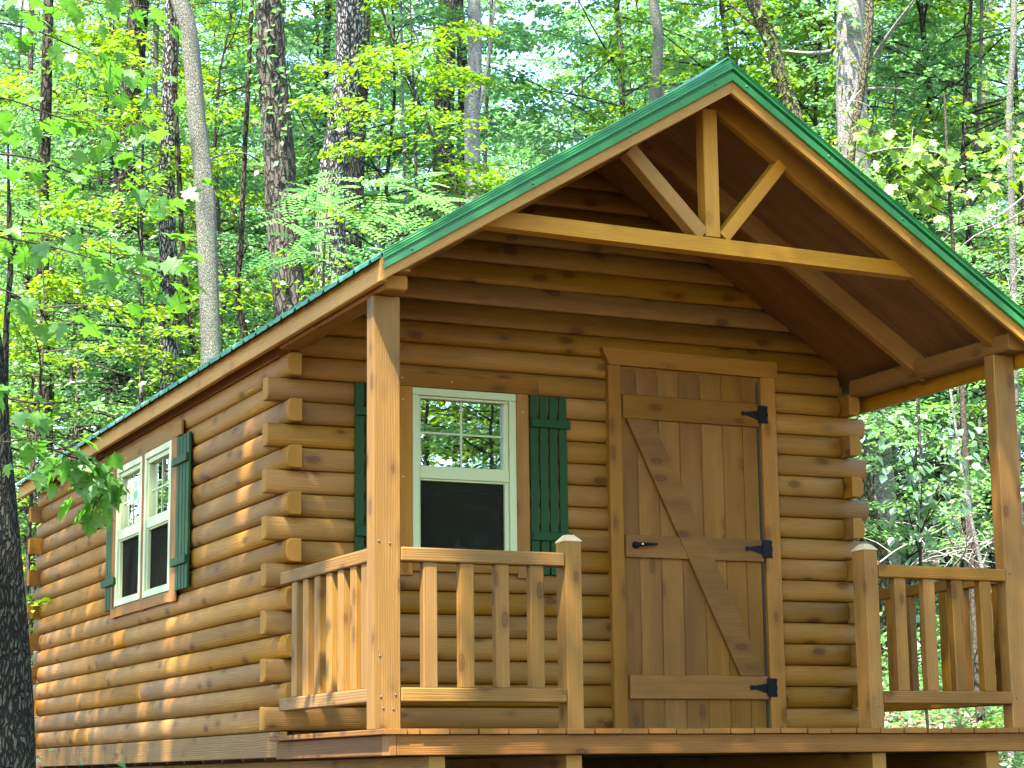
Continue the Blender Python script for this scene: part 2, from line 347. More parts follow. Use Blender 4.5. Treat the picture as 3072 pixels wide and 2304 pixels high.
# ------------------------------------------------------------------ the cabin
PW, H, Z0, RL = 1.584, .1345, .032, 7.94          # front wall crest, course height, first joint, rear wall crest
XL, XR = .055, 3.985                               # side wall crests
XC, ZAP, SL, SR = 2.013, 3.449, .603, .652         # roof apex (underside of rake board) and slopes
YF, YB = -.25, 8.30
def rake(x, off=0):                                # underside of rake board at x, raised by off measured vertically
    if x < XC: return ZAP - SL*(XC-x) + off*(1-.21*(XC-x)/2.06)
    return ZAP - SR*(x-XC) + off
cabin = link('log_cabin', None, None, (2.0, 3.0, -.13), label='small honey-stained log cabin with green metal roof and covered front porch', cat='cabin')
PROF = [(.090, 0.0), (.040, 0.0)] + [(.034*(1-(1-abs(2*v-1)**2.2)**(1/2.2)), v) for v in (.015, .05, .11, .2, .32, .44, .56, .68, .8, .89, .95, .985)] + [(.040, 1.0), (.090, 1.0)]
def add_log(a0, a1, z, side, crest, e0=None, e1=None, h=H):
    """a log of the wall; side F/L/R/B; a0..a1 along the wall; e0/e1 give the end at a height (gable cuts)"""
    c = (a0+a1)/2; hz = h-.0015; n = len(PROF)
    fl = {'F': 1, 'B': -1, 'L': -1, 'R': 1}[side]
    vs = []
    for end, fn, sg in ((a0, e0, 1), (a0, e0, 0), (a1, e1, 0), (a1, e1, -1)):
        for d, v in PROF:                              # outermost rings a little smaller: eased end arrises
            ch = .006 if sg else 0; d2 = d+ch if d < .06 else d; v2 = .5+(v-.5)*(1-.07*bool(sg))
            zz = z + v*hz; a = fn(zz) if fn else end
            if not sg: a += .006 if end == a0 and fn is e0 else -.006
            vs.append(((a-c)*fl, d2, v2*hz-hz/2))
    fs = [(r_*n+k, r_*n+(k+1) % n, r_*n+(k+1) % n+n, r_*n+k+n) for r_ in range(3) for k in range(n)] + [tuple(range(n-1, -1, -1)), tuple(range(3*n, 4*n))]
    if fl < 0: fs = [tuple(reversed(f)) for f in fs]
    me = mesh('log', vs, fs, [LOG, END[LOG.name]], midx=([1]*n+[0]*n+[1]*n)+[1, 1])
    sm = [False]*n + [True]*n + [False]*n + [False, False]; sm[n] = sm[2*n-1] = sm[2*n-2] = False; me.polygons.foreach_set('use_smooth', sm)
    q = {'F': QX, 'B': Quaternion((0, 0, 1), PI), 'L': QYn, 'R': QY}[side]
    loc = {'F': (c, crest, z+hz/2), 'B': (c, crest, z+hz/2), 'L': (crest, c, z+hz/2), 'R': (crest, c, z+hz/2)}[side]
    return link('log', me, cabin, loc, q)
rg = random.Random(5)
def wall(side, crest, a0, a1, openings, joints=True):
    for k in range(16):
        z = Z0 + k*H; even = k % 2 == 0
        if side in 'FB':
            s, e = (-.034, 4.075) if even else (XL+.097, XR-.097)
        else:
            s, e = (PW+.097, RL-.097) if even else (PW-.082, RL+.082)
        segs = [(s, e)]
        for (o0, o1, oz0, oz1) in openings:
            if z+H-.02 > oz0 and z+.02 < oz1:
                new = []
                for p, q in segs:
                    if q <= o0 or p >= o1: new.append((p, q))
                    else:
                        if p < o0: new.append((p, o0))
                        if q > o1: new.append((o1, q))
                segs = new
        if side in 'LR':
            out = []
            for p, q in segs:
                if q-p > 3.2:
                    m_ = p + (q-p)*rg.uniform(.35, .75); out += [(p, m_-.0015), (m_+.0015, q)]
                else: out.append((p, q))
            segs = out
        for p, q in segs:
            j = rg.uniform(-.0025, .0025)
            add_log(p, q, z, side, crest+j)
wall('F', PW, 0, 4, [(2.20, 3.30, -1, 2.31), (.83, 1.56, .98, 2.05)])
wall('L', XL, 0, 8, [(3.74, 5.26, .99, 2.03)])
wall('R', XR, 0, 8, [])
wall('B', RL, 0, 4, [])
for side, crest in (('F', PW), ('B', RL)):         # gable logs, cut to the slope
    for k in range(16, 26):
        z = Z0 + k*H
        off = .135
        zt = z + H
        def e0(zz): return XC - (ZAP+off-zz)/SL
        def e1(zz): return XC + (ZAP+off-zz)/SR
        if z > ZAP+off-.03: continue
        hh = min(H, ZAP+off-z-.005)
        lo = max(-.034, e0(z)) ; 
        f0 = (lambda zz: max(XL+.097, e0(zz))); f1 = (lambda zz: min(XR-.097, e1(zz)))
        if f1(z+hh)-f0(z+hh) < .02: continue
        add_log(f0(z), f1(z), z, side, crest+rg.uniform(-.002, .002), f0, f1, h=hh)
# dark inside: floor, ceiling and lining
B('floor_panel', XL+.11, XR-.11, PW+.11, RL-.11, .0, .03, 'Y', DARKW, cabin)
B('ceiling_panel', XL+.11, XR-.11, PW+.11, RL-.11, 2.20, 2.22, 'Y', DARKW, cabin)
# skirt boards and floor beams
B('skirt_board', .062, .10, 1.58, 8.02, -.115, .028, 'Y', RAILW, cabin, label='olive stained skirt board under the left side wall')
B('skirt_board', 3.95, 3.988, 1.58, 8.02, -.115, .028, 'Y', RIMW, cabin)
for x in (.26, 1.015, 2.87, 3.63):
    B('floor_skid', x, x+.089, -.08, 8.0, -.27, -.131, 'Y', RAILW, cabin, label='wooden skid beam under the porch deck')
for y in np.arange(.35, 8, .41): B('floor_joist', .11, 3.93, y, y+.04, -.128, -.03, 'X', DARKW, cabin)
B('subfloor', .11, 3.93, .05, 7.9, -.029, -.026, 'X', DARKW, cabin)
# foundation blocks
BLOCK = simple('concrete_block', (.28, .27, .25), rough=.9, noise=.4, scale=30)
for x in (.3, 1.06, 2.91, 3.67):
    for y in (.2, 2.6, 5.2, 7.6):
        g = ground_z(x, y)-.05
        B('foundation_block', x-.16, x+.2, y-.2, y+.2, g, -.272, 'X', BLOCK, cabin, bev=.006)

# porch deck
deck = link('porch_deck', None, cabin, (2.0, .7, 0))
xs = [-.005, .12, .186, .344, .50, .662, .827, .984, 1.144, 1.301, 1.456, 1.618, 1.78, 1.942, 2.088, 2.247, 2.415, 2.56, 2.725, 2.88, 3.035, 3.19, 3.345, 3.50, 3.655, 3.81, 4.045]
for i in range(len(xs)-1):
    g = .005; j = rg.uniform(-.006, .006); zt = rg.uniform(-.0015, .0015)
    B('deck_board', xs[i]+g/2, xs[i+1]-g/2, -.153+j, 1.60, -.027+zt, zt, 'Y', RIMW, deck, bev=.003)
B('rim_board', .072, 4.00, -.132, -.094, -.127, -.029, 'X', RIMW, deck, label='reddish brown front rim board of the porch deck')
B('corner_block', .034, .0715, -.132, -.02, -.127, -.029, 'Z', RIMW, deck)
B('rim_board', .034, .07, -.019, 1.575, -.127, -.030, 'Y', RIMW, deck, label='olive stained rim board on the left of the porch deck')
B('rim_board', 3.96, 4.00, -.093, 1.575, -.127, -.030, 'Y', RIMW, deck)

# posts
def screw(p, nrm, parent, r=.006, mat=SCREWM):
    n_ = Vector(nrm).normalized(); a = n_.orthogonal().normalized(); b = n_.cross(a); V = []; F = []
    for rr, d in ((1, 0), (.9, .5), (.45, .8)):
        for k in range(8):
            an = PI*k/4; V.append((a*math.cos(an)+b*math.sin(an))*r*rr + n_*d*r)
    for i in range(2):
        for k in range(8): F.append((i*8+k, i*8+(k+1) % 8, i*8+8+(k+1) % 8, i*8+8+k))
    F.append(tuple(range(16, 24)))
    return link('screw', mesh('screw', V, F, mat, smooth=True), parent, p)
pl = B('porch_post', 0, .148, 0, .095, .0005, 2.188, 'Z', RAILW, cabin, bev=.006, label='left porch post, sunlit along its left edge with a diagonal shadow near its top')
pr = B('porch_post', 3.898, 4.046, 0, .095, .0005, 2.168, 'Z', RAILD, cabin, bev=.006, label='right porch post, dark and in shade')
for x, z in ((.035, .36), (.118, .17), (.105, .10), (.052, .105), (.03, .93), (.088, .92), (.04, .16)): screw((x, -.0005, z), (0, -1, 0), pl)
for x, z in ((3.93, .17), (3.99, .15), (3.93, .88)): screw((x, -.0005, z), (0, -1, 0), pr)

# railings
def railing(kind, x0, x1, y0, y1, bal, mat, axis, **kw):
    r = link('railing', None, cabin, ((x0+x1)/2, (y0+y1)/2, .13), **kw)
    B('top_rail', x0, x1, y0, y1, .834, .905, axis, mat, r, bev=.006)
    B('bottom_rail', x0, x1, y0, y1, .136, .206, axis, mat, r, bev=.006)
    for b0, b1 in bal:
        if axis == 'X': B('baluster', b0, b1, y0+.012, y0+.066, .2065, .8335, 'Z', mat, r, bev=.005)
        else: B('baluster', x0+.01, x0+.055, b0, b1, .2065, .8335, 'Z', mat, r, bev=.005)
    return r
railing('front', .150, 1.062, -.006, .082, [(.272, .350), (.474, .552), (.672, .748), (.868, .947)], RAILW, 'X', label='front railing left of the entrance, four balusters')
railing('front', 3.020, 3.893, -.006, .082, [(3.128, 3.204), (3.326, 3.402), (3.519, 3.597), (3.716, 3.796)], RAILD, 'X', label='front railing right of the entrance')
ys = [.148, .305, .49, .663, .849, 1.033, 1.215]
railing('side', .012, .082, .096, 1.47, [(y, y+.083) for y in ys], RAILW, 'Y', label='left side railing of the porch, seven balusters')
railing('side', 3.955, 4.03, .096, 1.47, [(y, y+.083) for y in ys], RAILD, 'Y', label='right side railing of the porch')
def newel(x0, x1, y0, y1, zt, mat, lab):
    n_ = B('newel_post', x0, x1, y0, y1, .0005, zt, 'Z', mat, cabin, bev=.004, label=lab)
    e = .002; cx, cy_ = (x0+x1)/2, (y0+y1)/2; hx, hy = (x1-x0)/2+e, (y1-y0)/2+e; i = .42
    V = [(-hx, -hy, 0), (hx, -hy, 0), (hx, hy, 0), (-hx, hy, 0), (-hx, -hy, .006), (hx, -hy, .006), (hx, hy, .006), (-hx, hy, .006),
         (-hx*i, -hy*i, .038), (hx*i, -hy*i, .038), (hx*i, hy*i, .038), (-hx*i, hy*i, .038)]
    F = [(3, 2, 1, 0)] + [(a+k, a+(k+1) % 4, a+4+(k+1) % 4, a+4+k) for a in (0, 4) for k in range(4)] + [(8, 9, 10, 11)]
    link('post_cap', mesh('post_cap', V, F, PALEW), n_, (cx, cy_, zt))
    return n_
nl = newel(1.068, 1.160, -.004, .112, .966, RAILW, 'newel post at the left of the entrance with pale bevelled top')
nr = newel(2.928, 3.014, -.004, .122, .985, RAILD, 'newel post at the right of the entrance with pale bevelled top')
for x, z in ((2.95, .17), (2.985, .12), (2.94, .06)): screw((x, -.0045, z), (0, -1, 0), nr)
screw((2.975, -.0045, .87), (0, -1, 0), nr)

# door
door = link('door', None, cabin, (2.75, PW, .05))
px = [2.254, 2.368, 2.519, 2.672, 2.828, 2.984, 3.133, 3.242]
for i in range(7):
    B('door_plank', px[i]+.001, px[i+1]-.001, PW-.004+rg.uniform(0, .002), PW+.02, .004, 2.256, 'Z', DOORW, door, bev=.006)
B('door_backing', 2.25, 3.25, PW+.021, PW+.04, .004, 2.26, 'Z', INT, door)
B('door_batten', 2.262, 3.246, PW-.028, PW-.0055, 1.938, 2.090, 'X', DOORW, door, bev=.004)
B('door_batten', 2.262, 3.246, PW-.028, PW-.0055, 1.075, 1.214, 'X', DOORW, door, bev=.004)
B('door_batten', 2.268, 3.246, PW-.028, PW-.0055, .217, .361, 'X', DOORW, door, bev=.004)
prism('door_brace', [(2.282, 1.936), (2.466, 1.936), (3.226, .363), (3.046, .363)], 'Y', PW-.032, PW-.0058, DOORW, door, label='diagonal brace across the door')
B('door_casing', 2.160, 2.250, PW-.03, PW+.03, .002, 2.268, 'Z', TRIM, door)
B('door_casing', 3.262, 3.372, PW-.03, PW+.03, .002, 2.268, 'Z', TRIM, door)
prism('door_header', [(2.118, 2.374), (3.388, 2.366), (3.388, 2.262), (3.25, 2.262), (2.166, 2.270)], 'Y', PW-.036, PW+.03, TRIM, door)
B('door_gap_shade', 3.246, 3.262, PW+.0, PW+.02, .004, 2.262, 'Z', INT, door)  # dark strip in the gap beside the door, shade put into its colour
def hinge(z):
    h_ = link('hinge', None, door, (3.30, PW-.036, z))
    y = PW-.0285
    prism('strap', [(3.232, z+.026), (3.18, z+.017), (3.135, z+.011), (3.125, z+.017), (3.112, z+.012), (3.108, z), (3.112, z-.012), (3.125, z-.017), (3.135, z-.010), (3.165, z-.014), (3.20, z-.026), (3.232, z-.036)], 'Y', y-.004, y-.0005, IRON, h_)
    B('knuckle', 3.233, 3.262, y-.012, y-.0005, z-.055, z+.058, 'Z', IRON, h_, bev=.005)
    prism('hinge_plate', [(3.263, z+.058), (3.30, z+.058), (3.308, z+.048), (3.302, z+.03), (3.308, z), (3.302, z-.032), (3.308, z-.048), (3.30, z-.056), (3.263, z-.056)], 'Y', PW-.035, PW-.0305, IRON, h_)
for z in (2.018, 1.156, .290): hinge(z)
hd = link('door_handle', None, door, (2.33, PW-.03, 1.152))
V, F = tube([(2.325, PW-.0285, 1.150), (2.325, PW-.045, 1.150)], [.024, .020], 14)
F.append(tuple(range(14, 28))); link('rose', mesh('rose', [v-Vector((2.325, PW-.03, 1.15)) for v in V], F, IRON), hd, (2.325, PW-.03, 1.15))
V, F = tube([(2.312, PW-.055, 1.147), (2.345, PW-.060, 1.153), (2.40, PW-.060, 1.156), (2.462, PW-.058, 1.158)], [.010, .013, .010, .008], 10)
F += [tuple(range(9, -1, -1)), tuple(range(30, 40))]
link('lever', mesh('lever', [v-Vector((2.38, PW-.06, 1.15)) for v in V], F, IRON, smooth=True), hd, (2.38, PW-.06, 1.15))
V, F = tube([(2.325, PW-.03, 1.150), (2.325, PW-.062, 1.150)], [.012, .012], 10); F.append(tuple(range(10, 20)))
link('spindle', mesh('spindle', [v-Vector((2.325, PW-.04, 1.15)) for v in V], F, IRON), hd, (2.325, PW-.04, 1.15))
V, F = tube([(2.352, PW-.0725, 1.154), (2.352, PW-.0755, 1.154)], [.0065, .0060], 12); F.append(tuple(range(12, 24)))
link('key_cylinder', mesh('key_cylinder', [v-Vector((2.352, PW-.074, 1.154)) for v in V], F, simple('steel', (.6, .6, .6), metal=.8, rough=.3)), hd, (2.352, PW-.074, 1.154))

# windows: built in wall coordinates (u along the wall, z up, w outward) and turned to the side wall where needed
class WallFrame:
    def __init__(s, side, crest): s.side, s.crest = side, crest
    def box(s, name, u0, u1, w0, w1, z0, z1, grain, mat, parent, bev=.003, **kw):
        if s.side == 'F': return B(name, u0, u1, s.crest-w1, s.crest-w0, z0, z1, {'U': 'X', 'Z': 'Z'}[grain], mat, parent, bev, **kw)
        return B(name, s.crest-w1, s.crest-w0, u0, u1, z0, z1, {'U': 'Y', 'Z': 'Z'}[grain], mat, parent, bev, **kw)
    def pt(s, u, w, z): return (u, s.crest-w, z) if s.side == 'F' else (s.crest-w, u, z)
def window(f, u0, u1, z0, z1, p0, p1, zu0, zu1, zl0, zl1, vinyl, glass, label=None):
    wn = link('window', None, cabin, f.pt((u0+u1)/2, 0, z0), label=label)
    t = .020
    # outer frame, mitred look from four members
    f.box('window_frame', u0, u1, -.06, t, z1-.045, z1, 'U', vinyl, wn)
    f.box('window_frame', u0, u1, -.06, t, z0, z0+.045, 'U', vinyl, wn)
    f.box('window_frame', u0, u0+.045, -.06, t-.001, z0+.0455, z1-.0455, 'Z', vinyl, wn)
    f.box('window_frame', u1-.045, u1, -.06, t-.001, z0+.0455, z1-.0455, 'Z', vinyl, wn)
    # upper sash
    a0, a1 = u0+.046, u1-.046
    f.box('sash', a0, a1, -.05, .006, zu1, z1-.046, 'U', vinyl, wn)
    f.box('sash', a0, p0, -.05, .005, zu0, zu1-.001, 'Z', vinyl, wn); f.box('sash', p1, a1, -.05, .005, zu0, zu1-.001, 'Z', vinyl, wn)
    f.box('meeting_rail', a0, a1, -.05, .010, zl1+.012, zu0-.0005, 'U', vinyl, wn)
    # lower sash, set back, with insect screen in front
    f.box('screen_frame', a0, p0-.004, -.03, .004, z0+.046, zl1+.0115, 'Z', vinyl, wn); f.box('screen_frame', p1+.004, a1, -.03, .004, z0+.046, zl1+.0115, 'Z', vinyl, wn)
    f.box('screen_frame', a0, a1, -.03, .003, z0+.046, zl0, 'U', vinyl, wn)
    f.box('screen_frame', p0-.0035, p1+.0035, -.03, .002, zl1, zl1+.0115, 'U', vinyl, wn)
    f.box('lower_sash_rail', p0-.003, p1+.003, -.055, -.033, zl1-.055, zl1-.001, 'U', vinyl, wn)
    f.box('pane', p0-.002, p1+.002, -.028, -.024, zu0, zu1, 'U', glass, wn, bev=.0)
    f.box('pane', p0-.002, p1+.002, -.062, -.058, zl0, zl1-.05, 'U', glass, wn, bev=.0)
    f.box('insect_screen', p0-.003, p1+.003, -.021, -.019, zl0, zl1, 'U', SCREEN, wn, bev=.0)
    um, zm = (p0+p1)/2, zu0+(zu1-zu0)*.5
    f.box('muntin', um-.006, um+.006, -.0235, -.018, zu0, zu1, 'Z', vinyl, wn, bev=.002)
    f.box('muntin', p0, um-.0065, -.0235, -.018, zm-.006, zm+.006, 'U', vinyl, wn, bev=.002); f.box('muntin', um+.0065, p1, -.0235, -.018, zm-.006, zm+.006, 'U', vinyl, wn, bev=.002)
    return wn
WF, WL = WallFrame('F', PW), WallFrame('L', XL)
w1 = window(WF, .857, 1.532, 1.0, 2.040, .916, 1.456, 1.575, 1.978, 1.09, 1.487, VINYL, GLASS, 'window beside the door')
WF.box('window_casing', .60, 1.685, .003, .024, 2.043, 2.130, 'U', TRIM, w1); WF.box('window_casing', .772, .855, .002, .022, .925, 2.042, 'Z', TRIM, w1)
WF.box('window_casing', 1.534, 1.615, .002, .022, .925, 2.042, 'Z', TRIM, w1); WF.box('window_casing', .856, 1.533, .002, .022, .950, .998, 'U', TRIM, w1)
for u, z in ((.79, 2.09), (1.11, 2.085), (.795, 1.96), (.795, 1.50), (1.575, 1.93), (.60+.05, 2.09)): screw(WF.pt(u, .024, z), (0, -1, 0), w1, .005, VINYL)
SX = .055                                           # the side casing stands proud of the log crests
WS = WallFrame('L', XL-.012)
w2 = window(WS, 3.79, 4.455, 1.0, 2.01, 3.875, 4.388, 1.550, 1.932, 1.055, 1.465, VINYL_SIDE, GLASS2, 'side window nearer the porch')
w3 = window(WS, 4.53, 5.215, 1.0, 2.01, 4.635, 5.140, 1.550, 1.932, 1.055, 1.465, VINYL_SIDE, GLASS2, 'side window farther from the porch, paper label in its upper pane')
WS.box('window_casing', 3.56, 5.36, .0, .016, 2.012, 2.115, 'U', TRIM, w2); WS.box('window_casing', 3.66, 3.788, .0, .018, .92, 2.011, 'Z', TRIM, w2)
WS.box('window_casing', 4.457, 4.528, .0, .016, .92, 2.011, 'Z', TRIM, w2); WS.box('window_casing', 5.217, 5.33, .0, .018, .92, 2.011, 'Z', TRIM, w3)
WS.box('window_casing', 3.789, 4.456, .0, .014, .925, .998, 'U', TRIM, w2); WS.box('window_casing', 4.529, 5.216, .0, .014, .925, .998, 'U', TRIM, w3)
lb = WS.box('paper_label', 4.75, 5.06, -.0245, -.0235, 1.72, 1.90, 'U', PAPER, w3, bev=0)
for u0, u1, z0, z1, mt in ((4.95, 5.03, 1.77, 1.86, PAPER_Y), (4.97, 5.05, 1.735, 1.785, PAPER_G), (4.78, 4.90, 1.745, 1.80, PAPER_G), (4.79, 4.88, 1.82, 1.87, PAPER_B)):
    WS.box('label_print', u0, u1, -.0234, -.0230, z0, z1, 'U', mt, w3, bev=0)
def shutter(f, u0, u1, z0, z1, b0, b1, mat=SHUT, w0=.004, n_=4, lab=None, ext=(0, .02)):
    s_ = link('shutter', None, cabin, f.pt((u0+u1)/2, 0, z0), label=lab)
    g = .013; ww = (u1-u0-g*(n_-1))/n_
    for i in range(n_):
        a = u0+i*(ww+g); f.box('shutter_slat', a, a+ww, w0, w0+.018, z0, z1+rg.uniform(-.004, .004), 'Z', mat, s_)
    for zc in (b0, b1): f.box('shutter_batten', u0-ext[0], u1+ext[1], w0+.0185, w0+.037, zc-.026, zc+.026, 'U', mat, s_)
    return s_
shutter(WF, 1.626, 1.872, .95, 2.042, 1.180, 1.868, lab='shutter between the front window and the door', ext=(-.002, .018))
shutter(WF, .497, .752, .95, 2.044, 1.165, 1.872, lab='shutter behind the left porch post', ext=(.0, .0))
shutter(WS, 3.37, 3.655, .985, 2.00, 1.172, 1.838, w0=.0, lab='side shutter nearer the porch', ext=(-.0, .06))
shutter(WS, 5.235, 5.50, .985, 2.00, 1.187, 1.80, w0=.0, lab='side shutter farther from the porch', ext=(.05, .06))

# roof
def zl(y): return -.005*max(0, y+.25)
roof = link('roof', None, cabin, (XC, 3.5, 3.6))
def slab(name, x0, x1, y0, y1, off0, off1, mat, parent, grain_x=True, ds0=0., **kw):
    """board following the roof slope between x0 and x1, from off0 to off1 above the rake underside"""
    n_ = []
    V = []
    for y in (y0, y1):
        for x, o in ((x0, off0), (x1, off0), (x1, off1), (x0, off1)): V.append(Vector((x, y, rake(x, o)+zl(y))))
    c = sum(V, Vector())/8
    # local frame with x along the slope or along the ridge
    ax = (V[1]-V[0]).normalized() if grain_x else (V[4]-V[0]).normalized()
    bx = (V[3]-V[0]).normalized(); by = bx.cross(ax).normalized(); bz = ax.cross(by).normalized()
    M = Matrix((ax, by, bz)).transposed(); Mi = M.inverted(); q = M.to_quaternion()
    F = [(0, 1, 2, 3), (7, 6, 5, 4), (1, 0, 4, 5), (3, 2, 6, 7), (0, 3, 7, 4), (2, 1, 5, 6)]
    me = mesh(name, [Mi @ (v-c) for v in V], F, mat)
    import bmesh
    bm = bmesh.new(); bm.from_mesh(me); bmesh.ops.recalc_face_normals(bm, faces=bm.faces); bm.to_mesh(me); bm.free()
    return link(name, me, parent, c, q, **kw)
XE0, XE1 = -.05, 4.092
# sheathing boards seen from below on the porch and beyond
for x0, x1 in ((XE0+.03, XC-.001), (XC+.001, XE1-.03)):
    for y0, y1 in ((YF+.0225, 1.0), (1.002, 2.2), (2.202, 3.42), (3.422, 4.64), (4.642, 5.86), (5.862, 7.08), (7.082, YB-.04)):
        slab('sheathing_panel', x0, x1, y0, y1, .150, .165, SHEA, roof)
# rake boards
slab('rake_board', XE0, XC-.0006, YF, YF+.022, 0, .148, FASC, roof, label='honey coloured rake board on the left of the gable')
slab('rake_board', XC+.0006, XE1, YF, YF+.022, 0, .148, FASC, roof, label='honey coloured rake board on the right of the gable')
slab('rake_board', XE0, XC-.001, YB-.038, YB, 0, .148, FASC, roof); slab('rake_board', XC+.001, XE1, YB-.038, YB, 0, .148, FASC, roof)
# eave boards
def eave(x, w, z0_, z1_, lab):
    L = 1
    bar('eave_board', (x, YF+.0225, (z0_+z1_)/2), (x, YB-.0385, (z0_+z1_)/2+zl(YB)), w, z1_-z0_, FASC, roof, up=(0, 0, 1), label=lab)
eave(-.033, .034, 2.206, 2.318, 'honey coloured eave board over the side wall')
eave(4.075, .034, 2.095, 2.215, None)
B('eave_light_block', -.015, .12, YF+.04, YB-.04, 2.272, 2.284, 'Y', TRIM, roof)  # board added under the left eave to block light
# porch beams
B('porch_beam', .0, .135, -.14, 1.50, 2.190, 2.271, 'Y', TRIM, cabin, bev=.012, label='left porch beam resting on the post')
B('porch_beam', 3.900, 4.035, -.14, 1.50, 2.170, 2.272, 'Y', TRIM, cabin, bev=.008, label='right porch beam resting on the post')
B('wall_plate', XL+.012, XL+.09, PW+.1, RL, 2.186, 2.270, 'Y', TRIM, cabin); B('wall_plate', XR-.09, XR-.012, PW+.1, RL, 2.186, 2.268, 'Y', TRIM, cabin)
# rafters
for y0 in (.0, .79, 2.0, 2.6, 3.2):
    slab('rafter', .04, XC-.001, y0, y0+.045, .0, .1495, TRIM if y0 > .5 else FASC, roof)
    slab('rafter', XC+.001, 3.99, y0, y0+.045, .0, .1495, TRIM, roof)
# truss
truss = link('porch_truss', None, cabin, (2.0, .02, 2.65))
prism('tie_beam', [(.622, 2.612), (.771, 2.702), (3.215, 2.666), (3.345, 2.580)], 'Y', -.012, .078, FASC, truss, label='pale horizontal tie beam of the porch truss')
bar('king_post', (2.014, .034, 2.690), (2.014, .034, 3.43), .092, .088, FASC, truss)
bar('truss_strut', (1.955, .034, 2.697), (1.505, .034, 3.140), .085, .086, FASC, truss)
bar('truss_strut', (2.085, .034, 2.695), (2.485, .034, 3.165), .072, .086, FASC, truss)

# green rake trim: ribbed profile drawn across the slope, extruded along it
TP = [(.0, .066), (-.016, .064), (-.020, .068), (-.020, .110), (-.002, .113), (-.002, .125), (-.026, .131), (-.026, .138), (-.019, .141), (-.017, .150), (-.020, .153), (-.012, .157), (-.009, .166), (-.013, .169), (-.004, .173), (.0, .182), (-.003, .186), (.016, .193), (.05, .194), (.05, .176), (.004, .172), (.0, .165)]
def rake_trim(x0, x1, y_face, sgn, **kw):
    V = []; n_ = len(TP)
    for x in (x0, x1):
        for w_, o in TP: V.append((x, y_face+sgn*w_, rake(x, o*1.01)+zl(y_face)))
    c = sum((Vector(v) for v in V), Vector())/len(V)
    F = [(k, (k+1) % n_, (k+1) % n_+n_, k+n_) for k in range(n_)] + [tuple(range(n_)), tuple(range(2*n_-1, n_-1, -1))]
    me = mesh('rake_trim', [Vector(v)-c for v in V], F, GREEN_METAL)
    import bmesh
    bm = bmesh.new(); bm.from_mesh(me); bmesh.ops.recalc_face_normals(bm, faces=bm.faces); bm.to_mesh(me); bm.free()
    return link('rake_trim', me, roof, c, **kw)
tl_ = rake_trim(-.045, XC-.0008, YF-.001, 1, label='green ribbed metal trim on the left rake')
tr_ = rake_trim(XC+.0008, XE1+.01, YF-.001, 1, label='green ribbed metal trim on the right rake')
for x in (.10, .78, 1.36, 1.90, 2.10, 2.62, 3.10, 3.6): screw((x, YF-.019, rake(x, .097)), (0, -1, 0), roof, .010, GREEN_METAL)
# ribbed roof sheets
def roof_sheet(x_ridge, x_eave, y0, y1):
    ys_ = []; y = y0
    prof = []
    while y < y1-.001:
        for dy, h_ in ((0, 0), (.012, .020), (.032, .020), (.044, 0), (.13, 0), (.135, .005), (.150, .005), (.155, 0)):
            if y+dy < y1: prof.append((y+dy, h_))
        y += .229
    prof.append((y1, 0))
    V = []; n_ = len(prof)
    for top in (0, -.020):
        for x in (x_eave, x_ridge):
            for yy, h_ in prof: V.append((x, yy, rake(x, .172+h_+top)+zl(yy)))
    F = []
    for k in range(n_-1):
        F += [(k, k+1, n_+k+1, n_+k), (2*n_+k+1, 2*n_+k, 3*n_+k, 3*n_+k+1), (k+1, k, 2*n_+k, 2*n_+k+1), (n_+k, n_+k+1, 3*n_+k+1, 3*n_+k)]
    F += [(0, n_, 3*n_, 2*n_), (n_-1, 3*n_-1, 4*n_-1, 2*n_-1)]
    c = Vector(((x_ridge+x_eave)/2, (y0+y1)/2, rake((x_ridge+x_eave)/2, .18)))
    me = mesh('roof_sheet', [Vector(v)-c for v in V], F, PANEL_EDGE)
    return link('roof_sheet', me, roof, c)
y = YF+.03
while y < YB:
    y2 = min(y+.914, YB+.01)
    roof_sheet(XC-.005, -.095, y, y2-.001); roof_sheet(XC+.005, 4.135, y, y2-.001)
    y = y2
# ridge cap
prof = [(-.19, .192), (-.17, .200), (-.02, .214), (0, .222), (.02, .214), (.17, .200), (.19, .192), (.17, .194), (0, .210), (-.17, .194)]
y = YF+.02
while y < YB:
    y2 = min(y+1.6, YB)
    prism('ridge_cap', [(XC+dx, rake(XC+dx, o)+.0+zl((y+y2)/2)) for dx, o in prof], 'Y', y, y2-.003, PANEL_EDGE, roof)
    y = y2


# ================================================================== the woods
rng = np.random.default_rng(11)
CV = np.array(CAM)
FWn, RTn, UPn = np.array(FW), np.array(RT), np.array(UP)
SUNn = np.array(SUN_D)
def unit(a): return a/np.maximum(1e-9, np.linalg.norm(a, axis=-1, keepdims=True))
